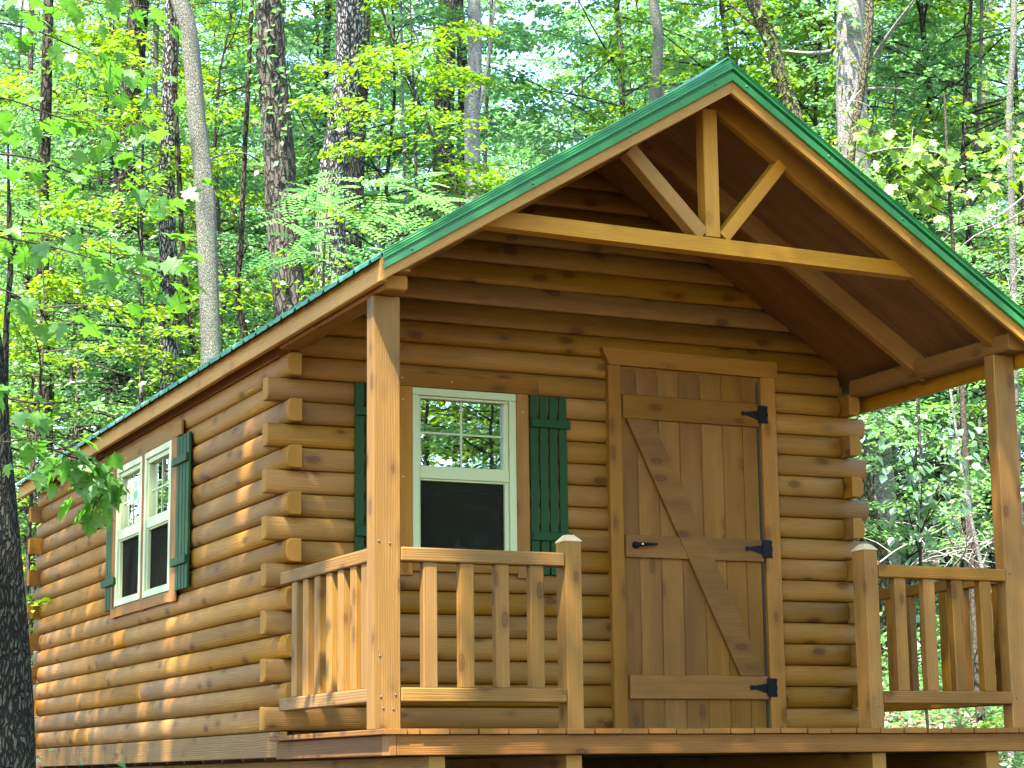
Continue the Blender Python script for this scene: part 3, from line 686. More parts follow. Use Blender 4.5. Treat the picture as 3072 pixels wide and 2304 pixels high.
# leaf outlines: (x across, y along, z up)
T_SIMPLE = (np.array([(0, 0, 0), (.30, .42, .07), (0, 1, -.05), (-.30, .42, .07)]), np.array([(0, 1, 2), (0, 2, 3)]))
def lobed():
    half = [(0, 0), (.10, .02), (.34, -.06), (.30, .10), (.50, .22), (.40, .30), (.58, .56), (.40, .50), (.24, .52), (.26, .70), (.12, .74), (0, 1.0)]
    out = half + [(-x, y) for x, y in half[-2:0:-1]]
    V = [(0, .42, 0)] + [(x, y, .10*abs(x)+(-.10*(y-.4)**2)+.03*math.sin(9*x+7*y)) for x, y in out]
    n = len(out); F = [(0, 1+k, 1+(k+1) % n) for k in range(n)]
    return np.array(V, float), np.array(F)
T_MAPLE = lobed()
def ovate():
    half = [(0, 0), (.16, .10), (.27, .30), (.28, .50), (.19, .74), (0, 1.0)]
    out = half + [(-x, y) for x, y in half[-2:0:-1]]
    V = [(0, .45, -.01)] + [(x, y, .22*abs(x)-.18*(y-.4)**2) for x, y in out]; n = len(out)
    return np.array(V, float), np.array([(0, 1+k, 1+(k+1) % n) for k in range(n)])
T_OVATE = ovate()
def leaf_cloud(P, D, NR, S, T=T_SIMPLE):
    """leaves at P pointing along D, faces towards NR, sizes S -> V, F"""
    D = unit(D); X = unit(np.cross(D, NR)); Z = np.cross(X, D)
    tv, tf = T; n = len(P); k = len(tv)
    V = P[:, None, :] + S[:, None, None]*(tv[None, :, 0, None]*X[:, None, :] + tv[None, :, 1, None]*D[:, None, :] + tv[None, :, 2, None]*Z[:, None, :])
    F = tf[None] + (np.arange(n)*k)[:, None, None]
    return V.reshape(-1, 3), F.reshape(-1, 3), len(tf)
def sprays(n_branch, z0, z1, reach, rise=(.05, .5), twigs=12, per=9, droop=.12, seed=0, base=lambda h: np.zeros(3), tilt=.45, taper=1.0, lsize=(.07, .12), gap=.25):
    """boughs leaving a stem: returns leaf arrays and the bough centre lines"""
    r = np.random.default_rng(seed); P = []; D = []; lines = []
    for i in range(n_branch):
        u = (i+r.uniform(0, .8))/n_branch; h = z0+(z1-z0)*u; az = r.uniform(0, 2*PI)
        L = reach*(1-taper*.65*u**1.5)*r.uniform(.55, 1.15); ri = r.uniform(*rise)
        d = np.array([math.cos(az), math.sin(az), 0]); s = np.array([-d[1], d[0], 0]); p0 = base(h) + np.array([0, 0, h]); bend = r.uniform(-.25, .25)
        def pt(t): return p0 + d*L*t + s*bend*L*t*t + np.array([0, 0, L*(ri*t - droop*t*t*1.6)])
        lines.append(([pt(t) for t in (0, .25, .5, .75, 1)], L))
        for j in range(twigs):
            t = gap+(1-gap)*(j+r.uniform(0, 1))/twigs; q = pt(t); side = 1 if j % 2 else -1
            tl = L*.38*(1.15-t)*r.uniform(.7, 1.3)+.12; td = unit(d*r.uniform(.5, 1.1)+s*side*r.uniform(.7, 1.2)+np.array([0, 0, r.normal(0, .10)-.06]))
            k = max(3, int(per*r.uniform(.7, 1.3))); tt = (np.arange(k)+r.uniform(.3, 1, k))/k
            pts = q + td*tl*tt[:, None] + r.normal(0, .025, (k, 3)); pts[:, 2] -= .10*tl*tt**2
            sd = np.where(np.arange(k) % 2, 1, -1)[:, None]*np.cross(td, [0, 0, 1])
            P.append(pts); D.append(td*.8+sd*r.uniform(.5, 1.1, (k, 1))+r.normal(0, .2, (k, 3))+np.array([0, 0, -.25]))
    P = np.concatenate(P); D = np.concatenate(D); n = len(P)
    NR = np.array([0, 0, 1.]) + r.normal(0, tilt, (n, 3)); S = r.uniform(lsize[0], lsize[1], n)*r.choice([1, 1, .7], n)
    return P, D, NR, S, lines
def crown_mesh(name, mat, T=T_SIMPLE, tint=(.45, .22), seed=0, **kw):
    P, D, NR, S, lines = sprays(seed=seed, **kw)
    V, F, k = leaf_cloud(P, D, NR, S, T)
    r = np.random.default_rng(seed+99)
    tn = np.clip(r.normal(tint[0], tint[1], len(P)), 0, 1)
    return np_mesh(name, V, F, mat, np.repeat(tn, k)), lines
def stem_mesh(name, path, rads, lines, mat, sides=8, bs=4, brad=.0048, amp=0., fur=0):
    V, F = [], []
    pts = [Vector(p) for p in path]
    n = len(pts)
    v, f = tube(pts, rads, sides)
    if amp:
        for i in range(len(v)):
            c = pts[i//sides]; d = v[i]-c; a = math.atan2(d.y, d.x)
            k = 1 + amp*mnoise.noise(Vector((math.cos(a)*(2.5+fur), math.sin(a)*(2.5+fur), c.z*.9+len(path)))) + amp*.6*mnoise.noise(Vector((math.cos(a)*(6+2*fur), math.sin(a)*(6+2*fur), c.z*2.1)))
            v[i] = c + d*k
    L = [(v, f)]
    for ln, LL in lines:
        L.append(tube(ln, [brad*LL*(1-.8*t) + .003 for t in (0, .25, .5, .75, 1)], bs))
    V, F = merge(L)
    me = np_mesh(name, [tuple(q) for q in V], F, mat, smooth=True); return me

def smooth_path(pts, n):
    """Catmull-Rom through the points, resampled evenly along its length"""
    P = [Vector(p) for p in pts]; P = [P[0]*2-P[1]] + P + [P[-1]*2-P[-2]]; D_ = []
    for k in range(len(P)-3):
        a, b, c, d = P[k:k+4]; l0, l1, l2 = max(1e-4, (b-a).length), max(1e-4, (c-b).length), max(1e-4, (d-c).length)
        m1 = (c-a)/(l0+l1)*l1; m2 = (d-b)/(l1+l2)*l1
        for i in range(24):
            t = i/24; D_.append(b*(2*t**3-3*t*t+1) + m1*(t**3-2*t*t+t) + c*(-2*t**3+3*t*t) + m2*(t**3-t*t))
    D_.append(P[-2]); S = [0]
    for a, b in zip(D_, D_[1:]): S.append(S[-1]+(b-a).length)
    out = []; k = 0
    for i in range(n+1):
        s = S[-1]*i/n
        while k < len(S)-2 and S[k+1] < s: k += 1
        out.append(D_[k].lerp(D_[k+1], (s-S[k])/max(1e-9, S[k+1]-S[k])))
    return out

# --- prototypes of understory trees and taller trees
PROTO = []
specs = [
    dict(h=7.5, n_branch=46, z0=.8, z1=7.3, reach=2.4, twigs=13, per=18, lsize=(.055, .10), seed=1),
    dict(h=9.0, n_branch=52, z0=1.4, z1=8.8, reach=2.8, twigs=13, per=18, lsize=(.06, .105), seed=2),
    dict(h=5.5, n_branch=36, z0=.4, z1=5.3, reach=2.1, twigs=12, per=18, lsize=(.055, .10), seed=3),
    dict(h=12., n_branch=64, z0=2.5, z1=11.8, reach=3.2, twigs=14, per=18, lsize=(.07, .115), seed=4),
    dict(h=15., n_branch=74, z0=3.5, z1=14.8, reach=3.7, twigs=15, per=18, lsize=(.08, .13), seed=5),
    dict(h=2.6, n_branch=22, z0=.1, z1=2.4, reach=1.2, twigs=10, per=14, lsize=(.055, .10), seed=6),
]
for i, s in enumerate(specs):
    s = dict(s); h = s.pop('h'); r = random.Random(i)
    wob = [(r.uniform(-.25, .25), r.uniform(-.25, .25)) for _ in range(5)]
    def base(z, h=h, wob=wob):
        u = max(0, min(.9999, z/h))*4; k = int(u); f = u-k
        return np.array([wob[k][0]*(1-f)+wob[k+1][0]*f, wob[k][1]*(1-f)+wob[k+1][1]*f, 0])*(z/h)
    cm, lines = crown_mesh('crown', LEAF, base=base, tint=(.42, .25), **s)
    cm2 = cm.copy(); cm2.materials[0] = LEAF_YOUNG
    path = [Vector(base(z))+Vector((0, 0, z)) for z in np.linspace(-.5, h, 12)]
    R_ = .0042*h+.008
    tm = stem_mesh('trunk', path, [R_*(1.1-.95*k/11) for k in range(12)], lines, [BARK_BROWN, TWIG, TWIG, BARK_DARK, BARK_BROWN, TWIG][i], sides=7)
    PROTO.append((h, tm, cm, cm2))

def plant(i, x, y, s=1, rz=0, young=False, group='understory trees in the woods behind the cabin', label='slender leafy understory tree in the woods behind the cabin', name='understory_tree', cat='tree', dz=0):
    h, tm, cm, cm2 = PROTO[i]
    z = ground_z(x, y)+dz
    q = Quaternion((0, 0, 1), rz)
    t = link(name, None, None, (x, y, z), None, label, cat, group); 
    for nm, me in (('trunk', tm), ('crown', cm2 if young else cm)):
        o = link(nm, me, t, (x, y, z), q); o.scale = (s, s, s)
    return t

def clear_of_cabin(x, y, m_=1.6): return not (-1.6-m_*.6 < x < 5.2+m_ and -1.5 < y < 9+m_)
def in_view(x, y, m_=0.):                            # metres outside the frame's side edges allowed
    p = np.array([x, y, 0])-CV; d = p @ FWn; 
    return d > 0 and abs(p @ RTn) < d*.245+m_, d
rs = random.Random(42)
placed = []
MARKS = [(-400, 'the left edge'), (30, 'the leaning trunk at the left edge'), (256, 'the straight dark ivy trunk'), (364, 'the mottled silver trunk'), (450, 'the crooked pale tree'), (600, 'the thick brown trunk'), (735, 'the furrowed grey trunk'), (960, 'the dark trunk'), (1022, 'the forked white barked tree'), (1415, 'the pale forked trunk'), (1580, 'the roof peak'), (1690, 'the mossy leaning trunk'), (1840, 'the big silver trunk'), (2190, 'the slim pale trunk'), (2700, 'the right edge')]
ORD = ['nearest', 'second nearest', 'third nearest', 'fourth nearest', 'fifth nearest', 'sixth nearest', 'seventh nearest', 'eighth nearest', 'ninth nearest', 'tenth nearest'] + ['%dth nearest' % k for k in range(11, 40)]
NAMED = []                                           # (object, pixel column, depth, noun)
def name_by_place():
    bins = {}
    for o, xv, d, noun in NAMED:
        k = max(i for i in range(len(MARKS)-1) if MARKS[i][0] <= max(-399, xv))
        bins.setdefault((k, noun), []).append((d, o))
    for (k, noun), L in bins.items():
        L.sort(key=lambda q: q[0])
        for n, (d, o) in enumerate(L):
            o['label'] = ('%s %s between %s and %s' % (ORD[n], noun, MARKS[k][1].replace(' at the left edge', ''), MARKS[k+1][1].replace(' at the left edge', '')))
def top_limit(xv):                                   # where the sky shows the crowns stay below this line
    for a, b, y in ((1100, 1205, 190), (160, 230, 110)):
        if a < xv < b: return y
    return None
def scatter(n, d0, d1, kinds, sep, young=.2, side=None, srange=(.85, 1.2), noun='leafy tree'):
    c = 0; tries = 0
    while c < n and tries < n*60:
        tries += 1
        d = math.sqrt(rs.uniform(d0*d0, d1*d1)); a = rs.uniform(-.27, .27)
        p = CV + FWn*d + RTn*a*d; x, y = p[0], p[1]
        if not clear_of_cabin(x, y, 2.0): continue
        if side and not side(x, y, a, d): continue
        if any((x-u)**2+(y-v)**2 < sep*sep for u, v in placed): continue
        placed.append((x, y)); c += 1
        k = rs.choice(kinds); s = rs.uniform(*srange)
        xv = 1106+a*4516; lim = min([q for q in (top_limit(xv-60), top_limit(xv), top_limit(xv+60)) if q is not None] or [None], key=lambda q: 0 if q is None else -q)
        if lim is not None:                          # lowered so that the sky gap stays open
            ztop = (at(xv, lim, d)).z; hh = ztop-ground_z(x, y)
            k = min((0, 1, 2, 3, 4, 5), key=lambda q: abs(PROTO[q][0]-hh)); s = max(.4, min(1.2, hh/PROTO[k][0]))
        t = plant(k, x, y, s, rs.uniform(0, 6.28), rs.random() < young, 'far understory trees' if d > 40 else 'understory trees behind the cabin', 'x')
        NAMED.append((t, xv, d, noun))
scatter(9, 28, 35, (0, 1, 2, 3), 2.4)
scatter(22, 35, 48, (1, 3, 3, 4), 2.6)
scatter(44, 48, 76, (3, 4, 4), 2.8, srange=(.9, 1.3))
scatter(14, 20, 44, (5, 2), 1.6, side=lambda x, y, a, d: a > .08, noun='low bush')
scatter(12, 18, 36, (5, 2), 1.6, side=lambda x, y, a, d: a < -.14, noun='low bush')

# --- tall trunks that can be told apart; pixel track at a given depth, run down to the ground and up out of sight
CAN = []
for sd_, n_, zz in ((31, 60, 9), (32, 60, 10)):
    cm, lines = crown_mesh('crown', LEAF, n_branch=24, z0=0, z1=9, reach=4.2, twigs=13, per=9, lsize=(.13, .2), seed=sd_, tint=(.45, .25), rise=(.2, .8))
    CAN.append((cm, lines))
LAST = [None]
def tall_tree(track, depth, wpx, mat, label, sides=20, amp=.10, fur=0, up=9, crown=True, group=None, taper=.25, name='tall_tree', extra=None):
    if depth > 15: depth *= .86
    pts = [Vector(at(x, y, depth)) for x, y in track]      # listed from top to bottom
    b, a = pts[-1], pts[-2]
    d = (b-a); d = d/abs(d.z) if abs(d.z) > 1e-6 else Vector((0, 0, -1)); d.x *= .5; d.y *= .5
    gz = ground_z(b.x, b.y); foot = b + d*max(.5, (b.z-gz)); foot.z = ground_z(foot.x, foot.y)-.3
    t0, t1 = pts[0], pts[1]; e = (t0-t1); e = e/abs(e.z) if abs(e.z) > 1e-6 else Vector((0, 0, 1)); e.x *= .6; e.y *= .6
    top = t0 + e*up
    path = [top] + pts + [foot]; path = smooth_path(path[::-1], max(14, int((top.z-foot.z)/.22)))
    r0 = (wpx if wpx < 20 or wpx > 100 else wpx*1.15)/2*depth/4516; n = len(path); zt, zb = pts[0].z, pts[-1].z
    rad = []
    for p in path:
        u = (p.z-zb)/max(.1, zt-zb); r_ = r0*(1.12-taper*u*.9) if u < 1 else r0*(1.12-taper*.9)*(max(.2, 1-(u-1)*.25) if crown else max(.06, 1-(p.z-zt)/max(.1, top.z-zt)))
        f = max(0, 1-(p.z-foot.z)/.9); rad.append(max(.01, r_*(1+.45*f*f)))
    t = link(name, None, None, foot, None, label, 'tree', group); LAST[0] = t
    me = stem_mesh('trunk', path, rad, [], mat, sides=sides, amp=amp, fur=fur)
    me.transform(Matrix.Translation(-foot)); link('trunk', me, t, foot)
    if crown:
        k = rs.randrange(2); cp = top - Vector((0, 0, 2.5)); q = Quaternion((0, 0, 1), rs.uniform(0, 6))
        o = link('crown', CAN[k][0], t, cp, q)
    for (tr2, w2, dd) in (extra or []):                  # limbs
        pp = smooth_path([at(x, y, depth+dd*i/len(tr2)) for i, (x, y) in enumerate(tr2)], 10)
        rr = [max(.006, w2/2*depth/4516*(1-.6*i/10)) for i in range(11)]
        V_, F_ = tube(pp, rr, 8); me = np_mesh('limb', [tuple(v-foot) for v in V_], F_, mat, smooth=True); link('limb', me, t, foot)
    return t, path, rad
TT = {}
TT['grey'] = tall_tree([(753, 0), (752, 120), (738, 260), (722, 350), (714, 470), (712, 600)], 27, 50, BARK_GREY, 'tall trunk with deeply furrowed black and white bark, pale vine on its right side', sides=36, amp=.14, fur=5)
TT['brown'] = tall_tree([(583, 0), (586, 130), (597, 260), (608, 420), (616, 560), (628, 680)], 24, 56, BARK_BROWN, 'thick brown trunk with ivy leaves clinging high up, above the side eave', sides=32, amp=.12, fur=3, taper=.2)
TT['pale'] = tall_tree([(384, -10), (404, 50), (417, 150), (424, 250), (434, 340), (443, 420), (447, 520), (452, 650), (457, 800)], 22, 35, BARK_PALE, 'crooked tree with pale lichen covered bark, bending left at its top', sides=28, amp=.09, extra=[([(437, 400), (455, 345), (520, 330), (560, 345)], 6, 1)])
TT['dark'] = tall_tree([(300, 0), (290, 120), (272, 330), (262, 480), (256, 700), (248, 960)], 30, 42, BARK_DARK, 'straight dark trunk with scattered ivy, second thick trunk from the left edge', sides=24, extra=[([(262, 480), (330, 520), (400, 560), (470, 610), (520, 700)], 12, 2)])
TT['mottled'] = tall_tree([(372, 40), (366, 200), (360, 420), (364, 600), (366, 860)], 26, 32, BARK_GREY, 'mottled dark and silver trunk just left of the pale crooked tree', sides=26, fur=3)
tall_tree([(968, -10), (962, 140), (958, 260), (960, 430)], 34, 38, BARK_BROWN, 'dark trunk half hidden by leaves left of the white barked tree', sides=22)
tall_tree([(1024, -10), (1026, 140), (1018, 250), (1022, 420)], 28, 27, BARK_WHITE, 'slim white barked tree with a forked side limb, left of the blue sky gap', sides=22, extra=[([(1028, 260), (1046, 180), (1060, 80), (1072, -20)], 12, 0), ([(1022, 90), (1008, 78), (985, 72), (950, 74)], 6, -1), ([(1020, 110), (1030, 60), (1052, 10)], 5, 0)])
tall_tree([(990, -10), (1000, 180), (997, 420)], 36, 20, BARK_DARK, 'thin black trunk between the dark trunk and the white barked tree', sides=12)
tall_tree([(1410, -10), (1422, 70), (1418, 160), (1412, 260)], 30, 20, BARK_PALE, 'pale forked trunk rising behind the middle of the green roof edge', sides=16, extra=[([(1421, 100), (1410, 40), (1400, -20)], 13, 0), ([(1421, 150), (1432, 210), (1445, 260)], 12, 0)])
TT['vine'] = tall_tree([(1625, -10), (1650, 50), (1672, 110), (1690, 180), (1715, 260)], 26, 28, BARK_VINE, 'leaning trunk wrapped in mossy vines beside the roof peak', sides=18, amp=.3, fur=2, extra=[([(1650, 70), (1600, 30), (1560, -10)], 9, 0)])
tall_tree([(783, -10), (779, 150), (768, 350), (757, 600)], 29, 34, BARK_BROWN, 'grey-brown trunk half hidden behind the right side of the furrowed trunk', sides=22)
TT['big'] = tall_tree([(1838, -10), (1836, 80), (1838, 180), (1842, 300), (1850, 420)], 27, 56, BARK_WHITE, 'big silver trunk with a bright scar, right of the roof peak', sides=32, amp=.1, extra=[([(1800, 110), (1760, 115), (1715, 112), (1670, 108)], 10, 1), ([(1890, 120), (1930, 60), (1975, 0)], 11, -1), ([(1860, 195), (1900, 190), (1950, 192)], 9, 0)])
tall_tree([(1880, -10), (1876, 90), (1862, 180), (1842, 300), (1836, 360)], 26.5, 17, BARK_VINE, 'vine wrapped stem twisting against the big silver trunk', sides=18, amp=.35, fur=2, crown=False)
tall_tree([(2190, 60), (2180, 250), (2185, 420), (2190, 650), (2194, 900)], 24, 15, BARK_PALE, 'slim pale trunk near the right edge above the roof', sides=14)
tall_tree([(2120, 60), (2110, 300), (2095, 460)], 30, 10, BARK_PALE, 'very thin pale stem left of the slim trunk near the right edge', sides=10)
tall_tree([(708, 60), (700, 200), (697, 330), (700, 520), (704, 640)], 33, 17, BARK_DARK, 'thin black trunk close behind the furrowed grey tree', sides=14)
tall_tree([(96, 330), (92, 480), (92, 700), (98, 930)], 28, 25, BARK_DARK, 'straight dark trunk nearest the left edge behind the leaning tree', sides=18)
tall_tree([(240, 560), (236, 760), (232, 920)], 34, 22, BARK_DARK, 'dim trunk just left of the straight dark trunk with ivy', sides=14)
tall_tree([(62, 300), (58, 560), (62, 900)], 36, 15, BARK_BROWN, 'thin brown trunk behind the maple branches on the left', sides=12)
tall_tree([(325, 500), (318, 700), (308, 860)], 36, 18, BARK_PALE, 'slim grey-green trunk between two dark trunks above the side eave', sides=14)
tall_tree([(868, 120), (872, 300), (878, 500)], 30, 7, BARK_WHITE, 'thin white sapling stem among the leaves left of the gable', sides=8, crown=False)
tall_tree([(20, 480), (24, 560), (14, 700), (10, 900)], 20, 13, BARK_DARK, 'crooked dark trunk close to the left edge', sides=16, up=.7, crown=False, extra=[([(22, 560), (40, 520), (50, 470)], 10, 0), ([(24, 640), (80, 660), (110, 720)], 8, 1)])
tall_tree([(930, 285), (965, 340), (990, 420), (1005, 520)], 24, 9, BARK_DARK, 'thin dark leaning stem above the left rake', sides=8, crown=False)
tall_tree([(395, 560), (402, 640), (408, 700), (430, 800)], 25, 14, BARK_DARK, 'crooked black stem with peeling bark beside the pale tree', sides=12, crown=False, amp=.3)
tall_tree([(520, 520), (512, 640), (528, 720)], 25, 14, BARK_DARK, 'short black forked stem right of the pale tree', sides=12, crown=False, extra=[([(512, 640), (490, 600), (470, 560), (440, 500)], 9, 1), ([(520, 560), (535, 520), (500, 500)], 6, 0)])
for x, dpt, where in ((1990, 23, 'close to the right log corner'), (2078, 26, 'midway between log corner and porch post'), (2170, 21, 'right beside the porch post')):
    tall_tree([(x-8, 850), (x, 1050), (x+6, 1300)], dpt, 9, BARK_BROWN, 'thin brown sapling behind the right railing, '+where, sides=8, crown=False, up=.4, group='saplings seen past the right side of the porch')
tall_tree([(2085, 1060), (2110, 1180), (2135, 1290), (2155, 1390)], 19, 9, BARK_WHITE, 'pale bare leaning sapling beyond the right porch railing', sides=8, crown=False, up=1.0)
rt = random.Random(8)
for i in range(9):                                   # far trunks that only flicker between the leaves
    x = rt.choice((rt.uniform(0, 1300), rt.uniform(1500, 2212))); d = rt.uniform(38, 62)
    tall_tree([(x+rt.uniform(-14, 14), 0), (x+rt.uniform(-5, 5), 300), (x+rt.uniform(-8, 8), 700)], d, rt.uniform(9, 20), rt.choice((BARK_DARK, BARK_BROWN, BARK_PALE)), 'x', sides=8, crown=(i % 3 == 0), group='distant trunks in the woods')
    NAMED.append((bpy.data.objects[-1] if False else LAST[0], x, d, 'distant straight trunk'))
# tree at the very left, standing in front of the cabin's rear corner
tall_tree([(-95, 560), (-60, 792), (-40, 1005), (-14, 1296), (5, 1560), (8, 1640)], 9.5, 122, BARK_NEAR, 'big leaning dark barked tree at the left edge hiding the rear corner of the cabin', sides=48, amp=.10, fur=6, crown=False, taper=.05, up=6)

# --- pale vine on the furrowed tree, ivy on the brown one
def vine(tracks, depth, w, label, mat, name='wild_vine', cat='vine'):
    L = []
    for tr in tracks:
        pp = smooth_path([at(x, y, depth) for x, y in tr], 24)
        L.append(tube(pp, w/2*depth/4516, 5))
    V_, F_ = merge(L); c = sum(V_, Vector())/len(V_)
    link(name, np_mesh(name, [tuple(v-c) for v in V_], F_, mat, smooth=True), None, c, None, label, cat)
vine([[(766, 250), (768, 300), (756, 330), (766, 370), (752, 410), (760, 440), (770, 470)], [(768, 262), (762, 300), (772, 330), (758, 380)]], 26.6, 4, 'pale twisting vine hanging down the right of the furrowed grey trunk', DEADW)
vine([[(700, 20), (678, 30), (690, 70), (668, 120), (690, 170), (655, 220), (700, 300)], [(620, 130), (628, 200), (655, 270), (690, 318)]], 25.5, 3.5, 'loose vine looping between the brown and the furrowed trunks', TWIG)
vine([[(780, 20), (840, 12), (900, 20), (945, 22), (965, 26)], [(850, 15), (880, 40), (900, 80), (905, 110)], [(930, 0), (905, 20), (890, 50)]], 27, 4, 'bare pale vine arching at the top between the furrowed and dark trunks', DEADW)
vine([[(1720, -10), (1750, 90), (1790, 160), (1830, 200), (1850, 260)], [(1760, 40), (1790, 90), (1775, 160), (1740, 200)], [(1900, 110), (1880, 180), (1868, 260), (1830, 330)], [(1868, 60), (1885, 130), (1862, 190), (1850, 250)]], 25.5, 4, 'tangled vines around the big silver trunk', TWIG)

def leaf_mass(name, n, fn, mat, label, cat, size=(.06, .1), T=T_SIMPLE, tilt=.5, tint=(.45, .25), seed=1, group=None, kind=None, parent=None):
    r = np.random.default_rng(seed); P = np.array([fn(r) for _ in range(n)])
    D = r.normal(0, 1, (n, 3)); D[:, 2] = D[:, 2]*.3-.4; NR = np.array([0, 0, 1.])+r.normal(0, tilt, (n, 3))
    V, F, k = leaf_cloud(P, D, NR, r.uniform(size[0], size[1], n), T); c = P.mean(0)
    return link(name, np_mesh(name, V-c, F, mat, np.repeat(np.clip(r.normal(*tint, n), 0, 1), k)), parent, tuple(c), None, label, cat, group, kind)
def on_trunk(key, v0, v1, spread):
    path, rad = TT[key][1], TT[key][2]
    def f(r):
        while True:
            i = r.integers(1, len(path)-1); p = path[i]
            q = p-CAM; dd = q.dot(FW); y = (1152-FPX*q.dot(UP)/dd)/VS
            if v0 < y < v1: break
        a = r.uniform(0, 2*PI); rr = rad[i]*r.uniform(1.02, 1+spread)
        return (p.x+math.cos(a)*rr, p.y+math.sin(a)*rr, p.z+r.uniform(-.2, .2))
    return f
leaf_mass('ivy', 260, on_trunk('brown', -60, 360, .5), LEAF, 'ivy leaves clinging high on the thick brown trunk', 'ivy', tilt=1.2, seed=3)
leaf_mass('ivy', 380, on_trunk('dark', 400, 960, .5), LEAF, 'ivy scattered up the straight dark trunk', 'ivy', tilt=1.2, seed=4)
leaf_mass('ivy', 300, on_trunk('vine', -60, 300, .7), LEAF_YOUNG, 'vine leaves on the leaning mossy trunk by the roof peak', 'ivy', tilt=1.0, seed=5)
leaf_mass('ivy', 260, on_trunk('big', -60, 420, .8), LEAF_YOUNG, 'vine leaves around the big silver trunk', 'ivy', tilt=1.0, seed=6)

# --- ground cover and litter
def on_slope(a0, a1, d0, d1, h0=0, h1=.02):
    def f(r):
        while True:
            d = math.sqrt(r.uniform(d0*d0, d1*d1)); a = r.uniform(a0, a1); p = CV+FWn*d+RTn*a*d
            if not (-.4 < p[0] < 4.6 and -.6 < p[1] < 8.4): return (p[0], p[1], ground_z(p[0], p[1])+r.uniform(h0, h1)+.01)
    return f
leaf_mass('leaf_litter', 26000, on_slope(.04, .27, 12, 34), LITTER, 'brown dry leaves covering the slope beside the cabin', None, size=(.05, .11), tilt=.45, tint=(.5, .28), seed=7, kind='stuff')
leaf_mass('ground_cover', 9000, on_slope(.08, .27, 13, 26, .05, .6), LEAF, 'green weeds covering the slope right of the cabin', None, size=(.05, .10), tilt=.5, seed=18, kind='stuff')
leaf_mass('ground_cover', 15000, on_slope(-.27, .27, 13, 42, .05, .55), LEAF, 'low green seedlings and weeds on the forest floor', None, size=(.05, .10), tilt=.5, seed=8, kind='stuff')

# --- shrubs and low foliage placed where they show
def spray_plant(name, xv, yv, depth, i, s, young, label, cat='shrub', dz=0, foot_v=None):
    """place prototype i so that its crown's middle shows at the pixel; rooted on the ground"""
    p = at(xv, yv, depth); h = PROTO[i][0]; z = ground_z(p.x, p.y)
    s = s if s else max(.5, (p.z-z)/(h*.6))
    return plant(i, p.x, p.y, s, rs.uniform(0, 6), young, None, label, name, cat)
for a in [
    ('understory_tree', 230, 300, 30, 3, 1.0, True, 'bright yellow-green tree between the dark trunks at the upper left'),
    ('understory_tree', 480, 330, 25, 1, 1.0, False, 'leafy young tree whose sprays fill the gap between the pale and brown trunks'),
    ('understory_tree', 320, 380, 22, 0, 1.0, True, 'glowing young tree in front of the dark trunks, left of the pale crooked tree'),
    ('understory_tree', 665, 300, 28, 3, .85, True, 'bright sapling between the thick brown and the furrowed grey trunk'),
    ('understory_tree', 840, 400, 25, 3, .8, False, 'leafy tree right of the furrowed grey trunk'),
    ('understory_tree', 900, 450, 20, 1, .85, True, 'bright sapling just above the left rake'),
    ('understory_tree', 1330, 120, 33, 4, 1.1, False, 'darker tree in front of the blue sky gap'),
    ('understory_tree', 1560, 60, 30, 4, 1.0, True, 'yellow-green tree just left of the roof peak'),
    ('understory_tree', 1760, 120, 26, 3, .9, True, 'yellow-green tree between the mossy and silver trunks'),
    ('understory_tree', 1990, 200, 26, 3, 1.1, True, 'bright leafy tree right of the silver trunk'),
    ('understory_tree', 2100, 420, 24, 3, .9, False, 'leafy tree above the right rake near the edge'),
    ('understory_tree', 2200, 300, 28, 4, .9, False, 'tall leafy tree at the right edge'),
    ('understory_tree', 1950, 900, 24, 1, .8, False, 'leafy tree filling the upper view past the right porch post'),
    ('understory_tree', 2080, 950, 28, 1, .9, True, 'brighter tree behind the porch opening on the right'),
    ('shrub', 1900, 1150, 22, 2, .6, False, 'green shrub beside the right log corner'),
    ('shrub', 2200, 1100, 20, 2, .9, False, 'shrub right of the right porch post'),
    ('understory_tree', 60, 1200, 19, 2, 1.0, True, 'bright young tree between the leaning trunk and the cabin'),
    ('shrub', 2190, 1655, 15, 5, .5, True, 'bright low plant under the right end of the deck'),
]: spray_plant(*a[:7], a[7], cat='tree' if a[0] != 'shrub' else 'shrub')

# --- maple boughs reaching in from the left, each leaf a piece of its own
def leaf_variants(T, mat, n=4, seed=0):
    out = []; r = np.random.default_rng(seed)
    for i in range(n):
        v = T[0].copy(); v[:, 2] += .12*np.sin(3*v[:, 0]+i)*v[:, 1] - .18*(v[:, 1]**2)*r.uniform(.2, 1); v[:, 0] *= r.uniform(.9, 1.1)
        me = np_mesh('leaf', v, T[1], mat, np.full(len(T[1]), r.uniform(.3, .7)), smooth=True); out.append(me)
    return out
MV = leaf_variants(T_MAPLE, LEAF_NEAR, 5, 1); MY = leaf_variants(T_MAPLE, LEAF_YOUNG, 4, 2); OV = leaf_variants(T_OVATE, LEAF_PALE, 4, 3); OG = leaf_variants(T_OVATE, LEAF, 3, 4)
def put_leaf(parent, p, d, nrm, s, me):
    d = Vector(d).normalized(); x = d.cross(Vector(nrm)).normalized(); z = x.cross(d)
    o = link('leaf', me, parent, p, Matrix((x, d, z)).transposed().to_quaternion()); o.scale = (s, s, s); return o
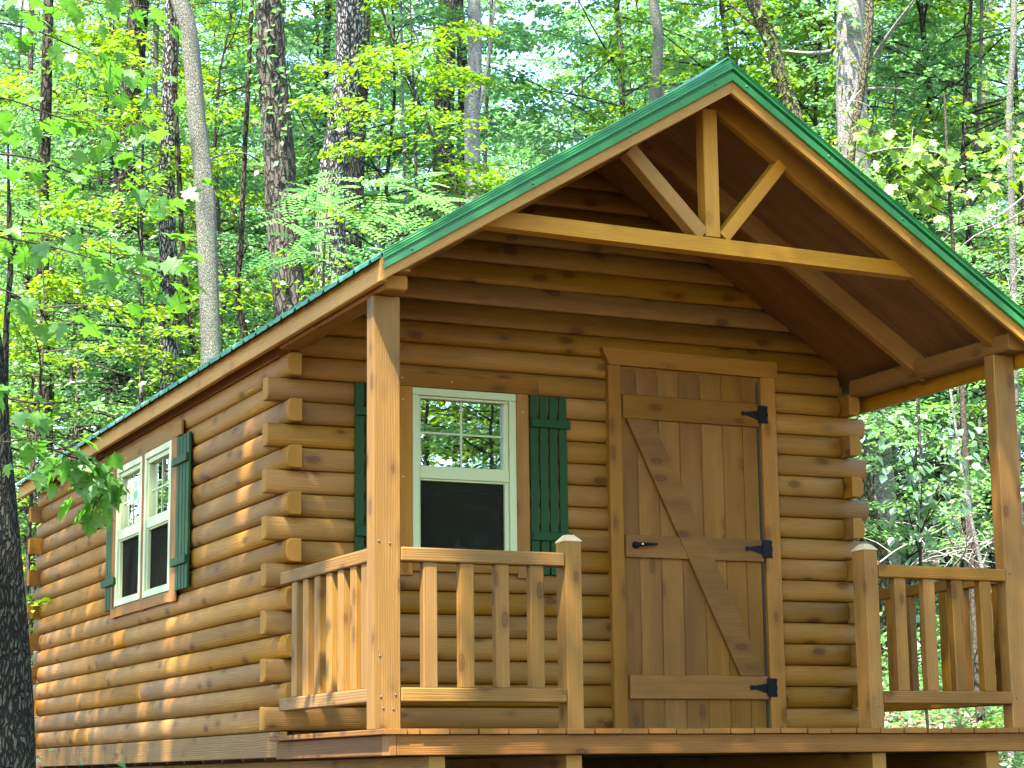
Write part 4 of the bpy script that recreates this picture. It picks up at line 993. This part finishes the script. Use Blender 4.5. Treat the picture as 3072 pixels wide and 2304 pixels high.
def bough(parent, track, d0, d1, n, spread, size, vs, r, mat=TWIG, w=5, hang=.35, thick=True):
    P = [at(x, y, d0+(d1-d0)*i/(len(track)-1)) for i, (x, y) in enumerate(track)]
    pp = smooth_path(P, 16); dep = (d0+d1)/2
    L = [tube(pp, [max(.0015, w/2*dep/4516*(1-.75*i/16)) for i in range(17)], 6)]
    for k in range(n):
        t = .12+.88*(k+r.random())/n; i = min(15, int(t*16)); p = pp[i]+(pp[i+1]-pp[i])*(t*16-i); ax = (pp[i+1]-pp[i]).normalized()
        off = Vector((r.gauss(0, 1), r.gauss(0, 1), r.gauss(0, .5)-.15)); off = off.normalized()*spread*r.uniform(.3, 1)
        q = p+off; L.append(tube([p, p+off*.5+Vector((0, 0, .01)), q], [.002, .0015, .001], 3))
        dd = off.normalized()*.5+ax*.4+Vector((r.gauss(0, .3), r.gauss(0, .3), -hang))
        nn = Vector((r.gauss(0, .35), r.gauss(0, .35)-.15, 1))
        put_leaf(parent, q, dd, nn, size*r.uniform(.65, 1.15), r.choice(vs))
    V_, F_ = merge(L); c = Vector(parent.location)
    link('bough', np_mesh('bough', [tuple(v-c) for v in V_], F_, mat, smooth=True), parent, c)
r = random.Random(3)
foot = Vector((-7.6, -1.6, ground_z(-7.6, -1.6)))
maple = link('maple_tree', None, None, foot, None, 'maple reaching in from beyond the left edge, broad lobed leaves in front of the trunks', 'tree')
me = stem_mesh('trunk', smooth_path([foot-Vector((0, 0, .3)), foot+Vector((.1, 0, 2)), foot+Vector((0, .2, 4.5)), foot+Vector((.2, .1, 8))], 20), [.16-.006*i for i in range(21)], [], BARK_BROWN, sides=14, amp=.1)
me.transform(Matrix.Translation(-foot)); link('trunk', me, maple, foot)
LS = .096
for tr, d0, d1, n, sp in [
    ([(-120, 470), (0, 500), (100, 505), (200, 540), (340, 560), (410, 590)], 8.2, 9.0, 30, .13),
    ([(-60, 505), (60, 522), (180, 552), (290, 590), (390, 612)], 8.0, 8.6, 22, .12),
    ([(-100, 200), (20, 215), (150, 260), (270, 270), (330, 260)], 8.6, 9.4, 24, .14),
    ([(-100, 40), (60, 60), (180, 110), (300, 150), (390, 200)], 9.0, 10, 28, .16),
    ([(-80, 0), (100, -10), (240, 10), (380, 30)], 9.2, 10, 16, .14),
    ([(-60, 330), (60, 340), (180, 380), (300, 400), (420, 430)], 9.4, 10.4, 24, .15),
    ([(-60, 600), (40, 640), (130, 690), (200, 700)], 8.5, 8.8, 10, .12),
    ([(-60, 780), (0, 850), (60, 880), (90, 900)], 8.4, 8.4, 9, .10),
    ([(-100, 920), (0, 955), (90, 945), (150, 975), (190, 1010)], 8.3, 8.8, 14, .12),
    ([(110, 970), (150, 985), (200, 1000)], 8.6, 8.8, 8, .07),
]: bough(maple, tr, d0, d1, int(n*1.45), sp*1.2, LS, MV, r)
# hanging clump by the far side window
bough(maple, [(150, 985), (185, 1000), (205, 1040), (190, 1090)], 8.8, 8.9, 13, .10, .14, MV, r, hang=1.0)
bough(maple, [(150, 990), (120, 1010), (105, 1050)], 8.8, 8.8, 6, .07, .12, MV, r, hang=1.0)
bough(maple, [(225, 1010), (232, 1050), (205, 1090), (195, 1125)], 8.9, 8.9, 7, .07, .13, MV, r, hang=1.0)

# --- locust-like feathery boughs over the side eave
fr = Vector(at(690, 600, 17)); fr.z = ground_z(fr.x, fr.y)
fern_tree = link('locust_sapling', None, None, fr, None, 'feathery leaved sapling in front of the furrowed trunk above the side eave', 'sapling')
V_, F_ = tube(smooth_path([fr-Vector((0, 0, .2)), fr+Vector((.05, 0, 1.2)), Vector(at(700, 520, 17)), Vector(at(720, 380, 17.2))], 14), [.03-.0017*i for i in range(15)], 6)
link('trunk', np_mesh('trunk', [tuple(v-fr) for v in V_], F_, TWIG, smooth=True), fern_tree, fr)
P_, D_, N_, S_ = [], [], [], []; fl = []
rr_ = np.random.default_rng(5)
for k in range(95):
    xv, yv = rr_.uniform(590, 960), 0; yv = rr_.uniform(370, 560) if xv < 800 else rr_.uniform(380, 470)
    c0 = np.array(at(xv, yv, rr_.uniform(15.5, 18.5))); az = rr_.uniform(0, 2*PI); d = np.array([math.cos(az), math.sin(az), rr_.uniform(-.35, .1)]); d = unit(d)
    s = unit(np.cross(d, [0, 0, 1])); L_ = rr_.uniform(.28, .5); m_ = 10
    fl.append(tube([Vector(c0), Vector(c0+d*L_*.5), Vector(c0+d*L_+np.array([0, 0, -.05]))], .0025, 3))
    for j in range(m_):
        for sd_ in (-1, 1):
            P_.append(c0+d*L_*(j+1)/m_+np.array([0, 0, -.05*((j+1)/m_)**2])); D_.append(s*sd_+d*.35); N_.append(np.array([0, 0, 1])+rr_.normal(0, .15, 3)); S_.append(.065*(1.1-abs(j/m_-.45)))
V2, F2, k2 = leaf_cloud(np.array(P_), np.array(D_), np.array(N_), np.array(S_)); fc = np.array(fr)
link('foliage', np_mesh('foliage', V2-fc, F2, LEAF, np.full(len(F2), .7)), fern_tree, fr)
V_, F_ = merge(fl); link('leaf_stalks', np_mesh('leaf_stalks', [tuple(v-fr) for v in V_], F_, TWIG), fern_tree, fr)

# --- yellow-green maple right of the gable, broad-leaved shrub past the right post
p0 = Vector(at(2060, 420, 17.5)); p0.z = ground_z(p0.x, p0.y)
ym = link('young_maple', None, None, p0, None, 'young maple with glowing yellow-green leaves above the right rake', 'tree')
path = smooth_path([p0-Vector((0, 0, .3)), Vector(at(2070, 700, 17.5)), Vector(at(2050, 400, 17.5)), Vector(at(2040, 200, 17.6))], 16)
me = stem_mesh('trunk', path, [.045-.0022*i for i in range(17)], [], TWIG, sides=7); me.transform(Matrix.Translation(-p0)); link('trunk', me, ym, p0)
r = random.Random(9)
for tr, n in [([(2055, 420), (1990, 360), (1900, 290), (1840, 265)], 32), ([(2060, 440), (1980, 400), (1890, 340), (1840, 320)], 30), ([(2060, 470), (2000, 440), (1930, 400), (1880, 385)], 26), ([(2050, 380), (2010, 330), (1960, 290)], 18), ([(2050, 360), (2110, 310), (2180, 280), (2230, 270)], 22), ([(2060, 420), (2130, 400), (2200, 380)], 16)]:
    bough(ym, tr, 17.5, 16.8, int(n*1.3), .24, .115, MY, r, w=4, hang=.8)
p0 = Vector(at(1990, 1100, 15.5)); p0.z = ground_z(p0.x, p0.y)
bs = link('broadleaf_shrub', None, None, p0, None, 'shrub with large pale sunlit leaves between the log corner and the right post', 'shrub')
for tr, n in [([(1990, 1350), (1985, 1150), (1960, 1010), (1900, 930)], 26), ([(1990, 1250), (1990, 1080), (2000, 960), (2030, 900)], 22), ([(1988, 1200), (1930, 1010), (1880, 960)], 22), ([(1990, 1150), (2050, 1000), (2110, 930), (2140, 900)], 30), ([(2000, 1130), (2070, 1030), (2130, 1000)], 20), ([(1990, 1100), (1960, 960), (1900, 890), (1870, 860)], 20)]:
    bough(bs, tr, 15.6, 15.2, int(n*1.7), .24, .105, OV, r, w=4, hang=.6)
V_, F_ = tube(smooth_path([p0-Vector((0, 0, .2)), Vector(at(1992, 1400, 15.6)), Vector(at(1988, 1200, 15.6))], 8), .012, 6)
link('stem', np_mesh('stem', [tuple(v-p0) for v in V_], F_, TWIG, smooth=True), bs, p0)
# bare dead branches caught behind the right railing, and a bare branch at the right edge
def dead_tangle(tracks, depth, label, seed, w=4.5, name='dead_branch'):
    q = random.Random(seed); L = []
    for tr in tracks:
        pp = smooth_path([at(x, y, depth+q.uniform(-.3, .3)) for x, y in tr], 12)
        L.append(tube(pp, [w/2*depth/4516*(1-.75*i/12) for i in range(13)], 5))
        for k in range(5):
            i = q.randrange(3, 12); a = pp[i]; d = Vector((q.gauss(0, 1), q.gauss(0, .6), q.gauss(.3, .6))).normalized()*q.uniform(.12, .35)
            L.append(tube([a, a+d*.5+Vector((0, 0, .02)), a+d], [w*.25*depth/4516, w*.2*depth/4516, w*.1*depth/4516], 4))
    V_, F_ = merge(L); c = sum(V_, Vector())/len(V_)
    link(name, np_mesh(name, [tuple(v-c) for v in V_], F_, DEADW, smooth=True), None, c, None, label, 'branch')
dead_tangle([[(1900, 1215), (1950, 1180), (2020, 1150), (2120, 1090)], [(1960, 1230), (2010, 1190), (2060, 1200), (2110, 1150)], [(2040, 1140), (2060, 1180), (2100, 1215), (2140, 1225)], [(2090, 1230), (2110, 1180), (2150, 1170)], [(1980, 1120), (2000, 1170), (1975, 1225)]], 17, 'sunbleached dead branches tangled just above the right front railing', 1)
dead_tangle([[(2120, 1225), (2135, 1190), (2150, 1160)], [(2060, 1225), (2085, 1190), (2090, 1150)], [(2100, 1225), (2080, 1205), (2040, 1195)]], 16.5, 'small cluster of bleached twigs beside the right porch post', 2, w=6)
dead_tangle([[(2240, 440), (2170, 480), (2090, 520), (2040, 590), (2010, 640)], [(2240, 400), (2150, 470), (2060, 500), (2000, 560)], [(2230, 560), (2190, 600), (2170, 700)]], 19, 'bare grey branches crossing the leaves above the right end of the roof', 3)
dead_tangle([[(1880, 330), (1930, 320), (1980, 322), (2040, 332)], [(1850, 270), (1830, 240), (1850, 190)]], 22, 'broken bare branch below the big silver trunk', 4)

# --- woods on the camera's side: they show in the window panes and shade the cabin
for i, (x, y, k, s) in enumerate([(9, -9, 3, 1), (13, -14, 4, 1), (17, -9, 3, 1.1), (7, -15, 1, 1.1), (11, -21, 4, 1.2), (20, -17, 4, 1.2), (3, -22, 4, 1.1), (15, -4, 3, 1), (23, -6, 4, 1.1), (8, -5.5, 2, 1), (12, -7.5, 1, 1), (16, -20, 4, 1.2),
                                  (26, -14, 4, 1.3), (5.4, -7.2, 1, .8), (6.9, -8.8, 3, .8), (6.0, -10.4, 1, 1.1), (-13, -3, 3, 1), (-16, 4, 4, 1), (-12, 9, 3, 1), (-20, -6, 4, 1.1), (-10, -12, 1, 1), (-14, -16, 4, 1), (-4, -20, 4, 1), (-4, 14, 3, 1), (-6.2, 17.5, 4, 1), (-3.6, 19, 1, 1), (-8.5, 22, 4, 1.1), (-6, 26, 4, 1.2), (-10.5, 15, 3, 1), (-3.6, 12, 3, .9), (-4.6, 16, 4, 1), (-5.2, 21, 4, 1), (-7, 26, 4, 1.2), (-4.2, 28, 4, 1.2), (-9, 31, 4, 1.3), (9, -12.5, 4, 1), (12, -18, 4, 1.1), (14, -24, 4, 1.2), (18, -31, 4, 1.4), (7.4, -11, 3, 1), (16, -14, 4, 1.1), (10.5, -16, 3, 1)]):
    plant(k, x, y, s, i*1.3, i % 3 == 0, 'trees around the clearing in front of the cabin', 'leafy tree across the clearing that faces the front of the cabin', 'understory_tree')

# big shade trees whose crowns spread over the cabin's front left, unseen and with gaps cut along sun rays to place the flecks
HOLES = []
BOUGHS = []
def fleck(p, r_, q=None): HOLES.append((np.array(p, float), np.array(q if q is not None else p, float), r_))
def shade_tree(x, y, top, n_branch, reach, seed, zc0, zc1, center, label):
    foot = Vector((x, y, ground_z(x, y)))
    P, D, NR, S, lines = sprays(n_branch, zc0, zc1, reach, rise=(.0, .35), twigs=20, per=17, seed=seed, tilt=.4, taper=.5, lsize=(.11, .17), gap=.12, base=lambda h: np.array([center[0]-x, center[1]-y, 0.]))
    W = P+np.array(foot)
    keep = np.ones(len(P), bool)
    for a, b, r_ in HOLES:
        for q in np.linspace(0, 1, 2 if np.allclose(a, b) else 14):
            t = a+(b-a)*q; v = W-t; al = v @ SUNn; dist = np.linalg.norm(v-al[:, None]*SUNn, axis=1); keep &= ~((dist < r_) & (al < 0))
    # nothing of the crown may hang into the picture
    v = W-CV; dep = v @ FWn; inside = (dep > 0) & (np.abs(v @ RTn) < dep*.26+.3) & (np.abs(v @ UPn) < dep*.20+.3); keep &= ~inside
    P, D, NR, S = P[keep], D[keep], NR[keep], S[keep]
    V, F, k = leaf_cloud(P, D, NR, S)
    def open_line(ln):
        for q_ in ln:
            u_ = np.array(q_)+np.array(foot)
            for a, b, r_ in HOLES:
                for s_ in (0, .5, 1):
                    v_ = u_-(a+(b-a)*s_); al_ = v_ @ SUNn
                    if al_ < 0 and np.linalg.norm(v_-al_*SUNn) < r_+.12: return False
        return True
    lines = [(l, L_) for l, L_ in lines if open_line(l)]
    t = link('shade_tree', None, None, foot, None, label, 'tree')
    link('crown', np_mesh('crown', V, F, LEAF, np.repeat(np.clip(np.random.default_rng(seed).normal(.4, .2, len(P)), 0, 1), k)), t, foot)
    cx = Vector((center[0]-x, center[1]-y, zc0+1))
    path = smooth_path([Vector((0, 0, -.4)), Vector((0, 0, 3)), Vector((0, 0, 3)).lerp(cx, .55), cx, Vector((cx.x, cx.y, zc1))], 24)
    me = stem_mesh('trunk', path, [.26-.008*i for i in range(25)], [l for l in lines], BARK_BROWN, sides=14, amp=.1); link('trunk', me, t, foot)
def wallp(xv, yv): return on_plane(xv, yv, 0, XL)
for (a, b, r_) in [((540, 905), (520, 1180), .12), ((375, 1305), (355, 1640), .12), ((305, 1500), (300, 1640), .09), ((88, 1400), (88, 1570), .14), ((760, 880), (760, 900), .05)]:
    fleck(wallp(*a), r_, wallp(*b))
fleck((-.0, .05, 2.05), .12, (.0, .05, 1.3)); fleck((.06, 0, 1.6), .09, (.10, 0, 1.25)); fleck((.0, .05, .8), .06, (.0, .05, .3))
fleck((.30, .0, .60), .05, (.30, .0, .2)); fleck((.50, .0, .35), .06, (.50, .0, .16)); fleck((.25, -.15, 0), .16, (.72, -.15, 0)); fleck((.20, 0, .88), .06)
for a, b, d_, r_ in [((0, 500), (400, 590), 8.6, .42), ((-50, 215), (330, 260), 9, .42), ((0, 40), (390, 200), 9.6, .5), ((0, 340), (420, 430), 10, .45), ((0, 640), (200, 700), 8.6, .3)]:
    fleck(at(a[0], a[1], d_), r_, at(b[0], b[1], d_))
shade_tree(-9.5, -7.5, 20, 100, 6.5, 71, 11.0, 17.0, (-4.4, -4.6), 'big shade tree left of the camera, its crown spreading above the cabin')
shade_tree(-10.5, 2.5, 20, 56, 6.0, 72, 10.5, 16.5, (-6.4, .8), 'shade tree beyond the left edge whose crown shades the side wall')
shade_tree(-.5, -16, 20, 50, 5.5, 73, 11.5, 17, (-.5, -8.5), 'shade tree behind the camera, its crown high over the clearing')
name_by_place()
